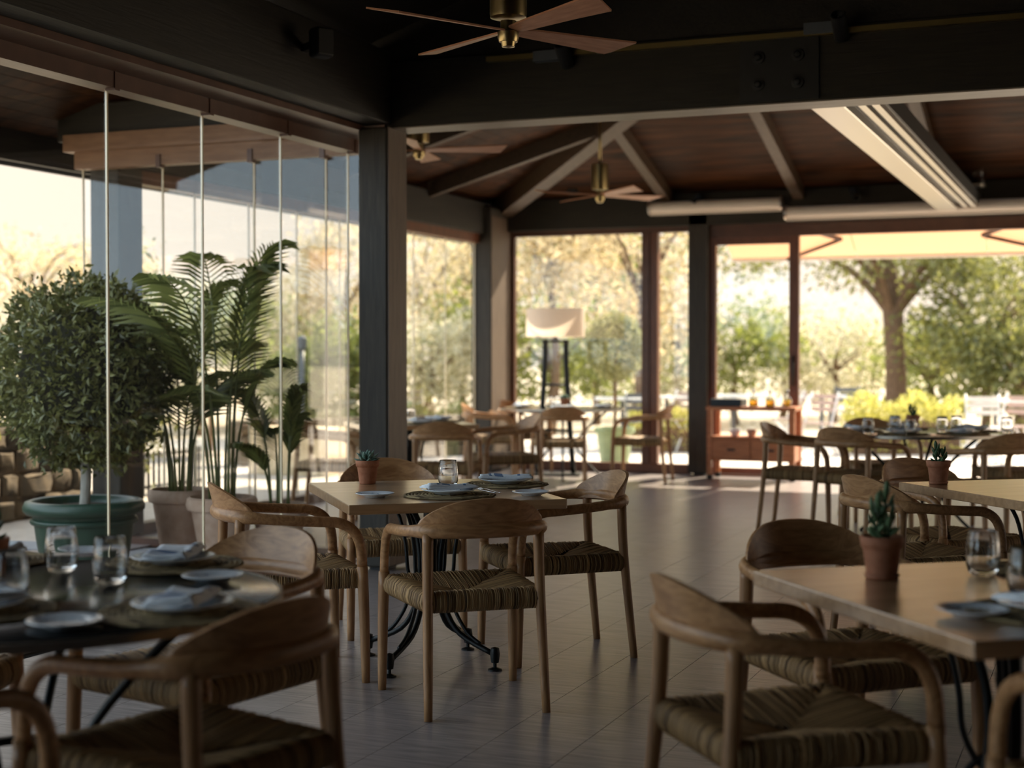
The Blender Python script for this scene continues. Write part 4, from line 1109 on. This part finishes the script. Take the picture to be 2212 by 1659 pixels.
T(-40, 720, 24, 1.5, 1.1, 'leaf_olive', 2, 'pale olive shrub at the left edge behind the round bush')
T(255, 640, 31, 1.0, 1.1, 'leaf_gold', 3, 'golden shrub just right of the round bush')
T(340, 690, 33, 1.5, .95, 'leaf_olive', 4, 'pale shrub behind the palm fronds')
T(430, 715, 26, 1.3, .75, 'leaf_green', 5, 'yellow-green shrub behind the palms')
T(540, 735, 29, 1.6, .9, 'leaf_olive', 6, 'olive shrub behind the right palm')
T(660, 690, 31, 1.5, .95, 'leaf_olive', 7, 'pale olive tree left of the big post')
T(745, 600, 30, 1.1, 1.5, 'leaf_gold', 8, 'golden tree directly left of the big post')
T(655, 800, 24, 1.0, .62, 'leaf_green', 9, 'fresh green shrub beyond the glass left of the big post')
T(745, 800, 23, .75, .8, 'leaf_green', 10, 'bright green bush at the left foot of the big post')
T(905, 590, 27, 1.4, 1.3, 'leaf_gold', 11, 'golden tree right beside the big post')
T(1000, 545, 30, 1.6, 1.5, 'leaf_olive', 12, 'tall pale tree left of the corner post', n=3200)
T(930, 770, 24, 1.3, .85, 'leaf_olive', 13, 'pale olive bush right of the big post', n=3200)
T(1040, 730, 26, 1.0, 1.1, 'leaf_green', 14, 'olive-green bush left of the corner post')
T(1190, 520, 25, 1.2, 1.4, 'leaf_gold', 15, 'golden tree above the lamp shade', n=3000)
T(1290, 560, 30, 1.5, 1.3, 'leaf_green', 16, 'olive-green tree above the topiary ball', n=3000)
T(1190, 760, 27, 1.2, 1.1, 'leaf_green', 17, 'olive-green bush behind the floor lamp')
T(1390, 560, 23, 1.0, 1.6, 'leaf_gold', 18, 'golden tree seen across the window stile', n=3000)
T(1460, 700, 29, 1.1, 1.5, 'leaf_olive', 19, 'pale olive tree left of the cart post')
T(1370, 760, 33, 1.6, 1.2, 'leaf_green', 20, 'soft green bush behind the topiary ball')
T(1590, 760, 30, 1.2, 1.0, 'leaf_green', 21, 'soft green bush above the serving cart')
T(1690, 760, 33, 1.5, 1.1, 'leaf_olive', 22, 'pale bush behind the door stile')
T(1800, 770, 31, 1.5, 1.0, 'leaf_olive', 24, 'pale golden bush left of the big trunk')
T(1890, 800, 34, 1.5, .9, 'leaf_green', 25, 'soft green bush close left of the big trunk')
T(2010, 790, 28, 1.0, .8, 'leaf_green', 26, 'olive bush right of the big trunk')
T(2130, 690, 25, 1.25, 1.25, 'leaf_deep', 27, 'leafy green tree at the right edge', n=3600)
T(2215, 600, 29, 1.3, 1.6, 'leaf_olive', 28, 'pale gold tree cut off by the right edge', n=3000)
T(2200, 800, 24, 1.0, .7, 'leaf_deep', 29, 'dark green bush low at the right edge')
# the big tree with a stout trunk
bc = far(1937, 545, 26)
bt2 = thing('big_tree', (bc.x, bc.y, -.1), 0, 'big tree with a stout trunk under the awning edge', 'tree', 'trees and shrubs of the garden')
MB().tube(smooth_path([(-.02, 0, 0), (.0, 0, 1.0), (-.04, 0, 1.9), (-.1, 0, 2.6), (-.25, 0, 3.6)], 4), [.25, .22, .20, .185, .18, .18, .175, .175, .175, .18, .18, .17, .16, .15, .13, .12, .11], 14).build('trunk', 'bark', bt2)
mb = MB()
for a, l2 in ((.2, 1.6), (2.9, 2.0), (1.4, 1.5), (4.4, 1.7), (3.6, 1.2), (5.6, 1.5)):
    mb.tube(smooth_path([(-.06, 0, 2.1), (math.cos(a)*l2*.4, math.sin(a)*l2*.4, 2.9), (math.cos(a)*l2, math.sin(a)*l2, 3.5)], 4), [.10 - .009*i for i in range(9)], 8)
mb.build('branches', 'bark', bt2)
place('foliage', leaf_mesh(clump(3.0, 2.4, .95, 64, 77, .16), 7000, .13, 78, 'leaf_deep'), bt2, (-.8, 0, 3.6))
# hedges
def hedge(u, v, d, rx, ry, rz, m, label, seed, n=3500, size=.08):
    c = far(u, v, d)
    t = thing('hedge', (c.x, c.y, -.06), 0, label, 'hedge', 'low hedges of the garden')
    me = leaf_mesh(lambda r: (lambda x, y, z: (Vector((x*rx, y*ry, z*rz*(1 + .12*math.sin(7*x)))), Vector((x*.3, y*.3, 1))))(r.uniform(-1, 1), r.uniform(-1, 1), r.uniform(.1, 1)), n, size, seed, m)
    place('foliage', me, t, (0, 0, 0), YAW)
    MB().box((-rx*.9, -ry*.8, 0), (rx*.9, ry*.8, rz*.6)).build('woody_core', 'bark', t, False).rotation_euler = (0, 0, YAW)
hedge(1950, 890, 20.5, .78, .4, .80, 'leaf_lime', 'bright lime-yellow hedge in the sun before the big trunk', 41, 4500)
hedge(965, 900, 22.0, .78, .35, .62, 'leaf_green', 'bright green hedge beyond the wing chairs', 42)
hedge(700, 905, 22.5, 1.0, .5, .55, 'leaf_green', 'bright green hedge left of the big post above the stone wall', 43)
hedge(1445, 900, 21, .6, .4, .60, 'leaf_lime', 'small lime hedge seen left of the cart post', 44, 2500)
hd = thing('wall_shrub', (-8.62, 8.0, .72), 0, 'dark green shrub growing over the stone wall at the left edge', 'shrub')
place('foliage', leaf_mesh(clump(.38, 2.2, .36, 44, 51, .2), 4200, .08, 52, 'leaf_deep'), hd, (0, 0, .20))
MB().tube([(0, -1.6, 0), (0, 0, .1), (0, 1.8, .02)], .04, 6).build('stem', 'bark', hd)
ws = thing('shading_shrub', (-8.78, 11.95, -.05), 0, 'dense dark shrub added to shade the end of the stone wall', 'shrub')  # added to keep the sun off the stone wall
place('foliage', leaf_mesh(clump(.62, .55, .95, 30, 61, .2), 3600, .09, 62, 'leaf_deep'), ws, (0, 0, 1.15))
MB().tube([(0, 0, 0), (.03, 0, 1.2)], .05, 6).build('stem', 'bark', ws)

# ------------------------------------------------------------------ garden fence, parasol, posts
fa, fb = on(286, 1068), on(440, 1046)
fn = thing('picket_fence', (0, 0, 0), 0, 'low black metal picket fence outside the side wing', 'fence')
d = fb - fa; N = 14
for k in range(N + 1):
    p = fa + d*(k/N); MB().box((p.x - .012, p.y - .012, -.04), (p.x + .012, p.y + .012, .40)).build('picket', 'fence_black', fn, False)
for z in (.36, .05): MB().tube([fa + Vector((0, 0, z)), fb + Vector((0, 0, z))], .016, 4).build('rail', 'fence_black', fn)
p = far(455, 850, 20)
ps = thing('straw_parasol', (p.x, p.y, -.05), 0, 'low beige straw parasol in the garden behind the palms', 'parasol')
MB().lathe([(0, p.z + .40), (.05, p.z + .38), (.62, p.z - .05), (.60, p.z - .08), (.04, p.z + .32)], 24).build('canopy', 'straw', ps, True, 40)
MB().tube([(0, 0, 0), (0, 0, p.z + .35)], .03, 8).build('pole', 'bark', ps)
MB().lathe([(0, 0), (.22, 0), (.2, .06), (0, .07)], 16).build('foot', 'terrace', ps, True, 40)
p = far(652, 810, 22)
lpst = thing('lamp_post', (p.x, p.y, -.1), 0, 'slim dark garden lamp post left of the big post', 'lamp post')
MB().tube([(0, 0, 0), (0, 0, 1.55)], .045, 8).build('pole', 'grey_metal', lpst); MB().lathe([(.05, 1.5), (.08, 1.53), (.08, 1.68), (.03, 1.72), (0, 1.72)], 12).build('head', 'grey_metal', lpst, True, 40)

# ------------------------------------------------------------------ terrace furniture
def slat_chair():
    t = thing('terrace_chair')
    for s in (-1, 1):
        MB().tube(smooth_path([(s*.2, .2, 0), (s*.2, -.02, .42), (s*.2, -.22, .86)], 3), .013, 6).build('leg', 'white_metal', t)
        MB().tube([(s*.18, -.22, 0), (s*.18, .18, .44)], .013, 6).build('leg', 'white_metal', t)
    for k in range(5): MB().box((-.2, -.17 + .075*k, .44), (.2, -.115 + .075*k, .455)).build('seat_slat', 'pink_wood', t, False)
    for k in range(3): MB().box((-.2, -.20 - .028*k, .60 + .085*k), (.2, -.185 - .028*k, .66 + .085*k)).build('back_slat', 'pink_wood', t, False)
    return t
sc0 = slat_chair(); su = [False]
def tchair(u, v, d, rz, label, recolour=None):
    o_ = sc0 if not su[0] else copy_tree(sc0); su[0] = True
    p = far(u, v, d); o_.location = (p.x, p.y, -.03); o_.rotation_euler = (0, 0, R(rz)); tag(o_, label, 'chair', 'slatted terrace chairs')
    if recolour:
        for ch in o_.children:
            me = bpy.data.meshes.get(ch.data.name + recolour) or ch.data.copy()
            me.name = ch.data.name + recolour
            me.materials.clear(); me.materials.append(MATS[recolour]); ch.data = me
def ttable(u, d, label, w_=.8):
    p = far(u, 850, d); t = thing('terrace_table', (p.x, p.y, -.03), R(20), label, 'table', 'white terrace tables')
    bm_bevel(MB().box((-w_/2, -w_/2, .71), (w_/2, w_/2, .74)).build('table_top', 'white_metal', t, False))
    MB().tube([(0, 0, .05), (0, 0, .71)], .03, 10).build('column', 'grey_metal', t)
    MB().lathe([(0, 0), (.25, 0), (.25, .015), (.05, .06), (0, .06)], 20).build('foot', 'grey_metal', t, True, 40)
ttable(1775, 22.5, 'white terrace table left of the lime hedge')
ttable(2150, 20.5, 'white terrace table right of the lime hedge')
ttable(1345, 21.5, 'white terrace table behind the topiary trunk')
ttable(1440, 22.2, 'white terrace table seen left of the cart post')
ttable(1585, 23.0, 'white terrace table seen above the serving cart', 1.0)
tchair(1765, 860, 19.8, 160, 'pinkish slatted terrace chair between the door stile and the lime hedge')
tchair(1820, 860, 24.0, 30, 'dark grey slatted terrace chair left of the lime hedge', 'grey_metal')
tchair(1700, 860, 21.2, 110, 'pinkish slatted terrace chair behind the door stile')
tchair(2125, 860, 18.6, 190, 'pale slatted terrace chair right of the lime hedge', 'white_metal')
tchair(2185, 860, 18.9, 150, 'pinkish slatted terrace chair at the right edge beyond the round table')
tchair(1385, 860, 20.2, 200, 'grey slatted terrace chair right of the topiary trunk', 'grey_metal')
tchair(1460, 860, 20.9, 150, 'pinkish slatted terrace chair left of the cart post')

# ------------------------------------------------------------------ awning over the far terrace
aw = thing('awning', (0, 0, 0), 0, 'peach fabric awning on folding arms outside the far wall', 'awning')
A0, A1, Y0, Y1, Z0, Z1 = XL - .05, 2.6, YF + .18, YF + 1.15, 2.92, 2.45
xs = [A0, -2.75, -1.32, .2, 1.5, A1]
for a, b in zip(xs, xs[1:]):
    mb = MB(); slab(mb, [(a, Y0, Z0), (b - .008, Y0, Z0), (b - .008, Y1, Z1), (a, Y1, Z1)], .003); mb.build('fabric_panel', 'awning', aw, False)
MB().tube([(A0, Y1, Z1), (A1, Y1, Z1)], .028, 8).build('front_bar', 'white_cassette', aw)
MB().box((A0, YF + .1, 2.88), (A1, YF + .22, 3.0)).build('cassette', 'frame_brown', aw, False)
for x0, sgn in ((-3.6, 1), (-.6, -1), (1.2, 1)):
    el = Vector((x0 + sgn*.75, (Y0 + Y1)/2, 2.62))
    mb = MB(); mb.tube([(x0, Y0 + .03, 2.84), el], .025, 6); mb.build('arm', 'frame_brown', aw)
    mb = MB(); mb.tube([el, (x0 + .05, Y1 - .02, Z1 - .01)], .022, 6); mb.build('arm', 'frame_brown', aw)
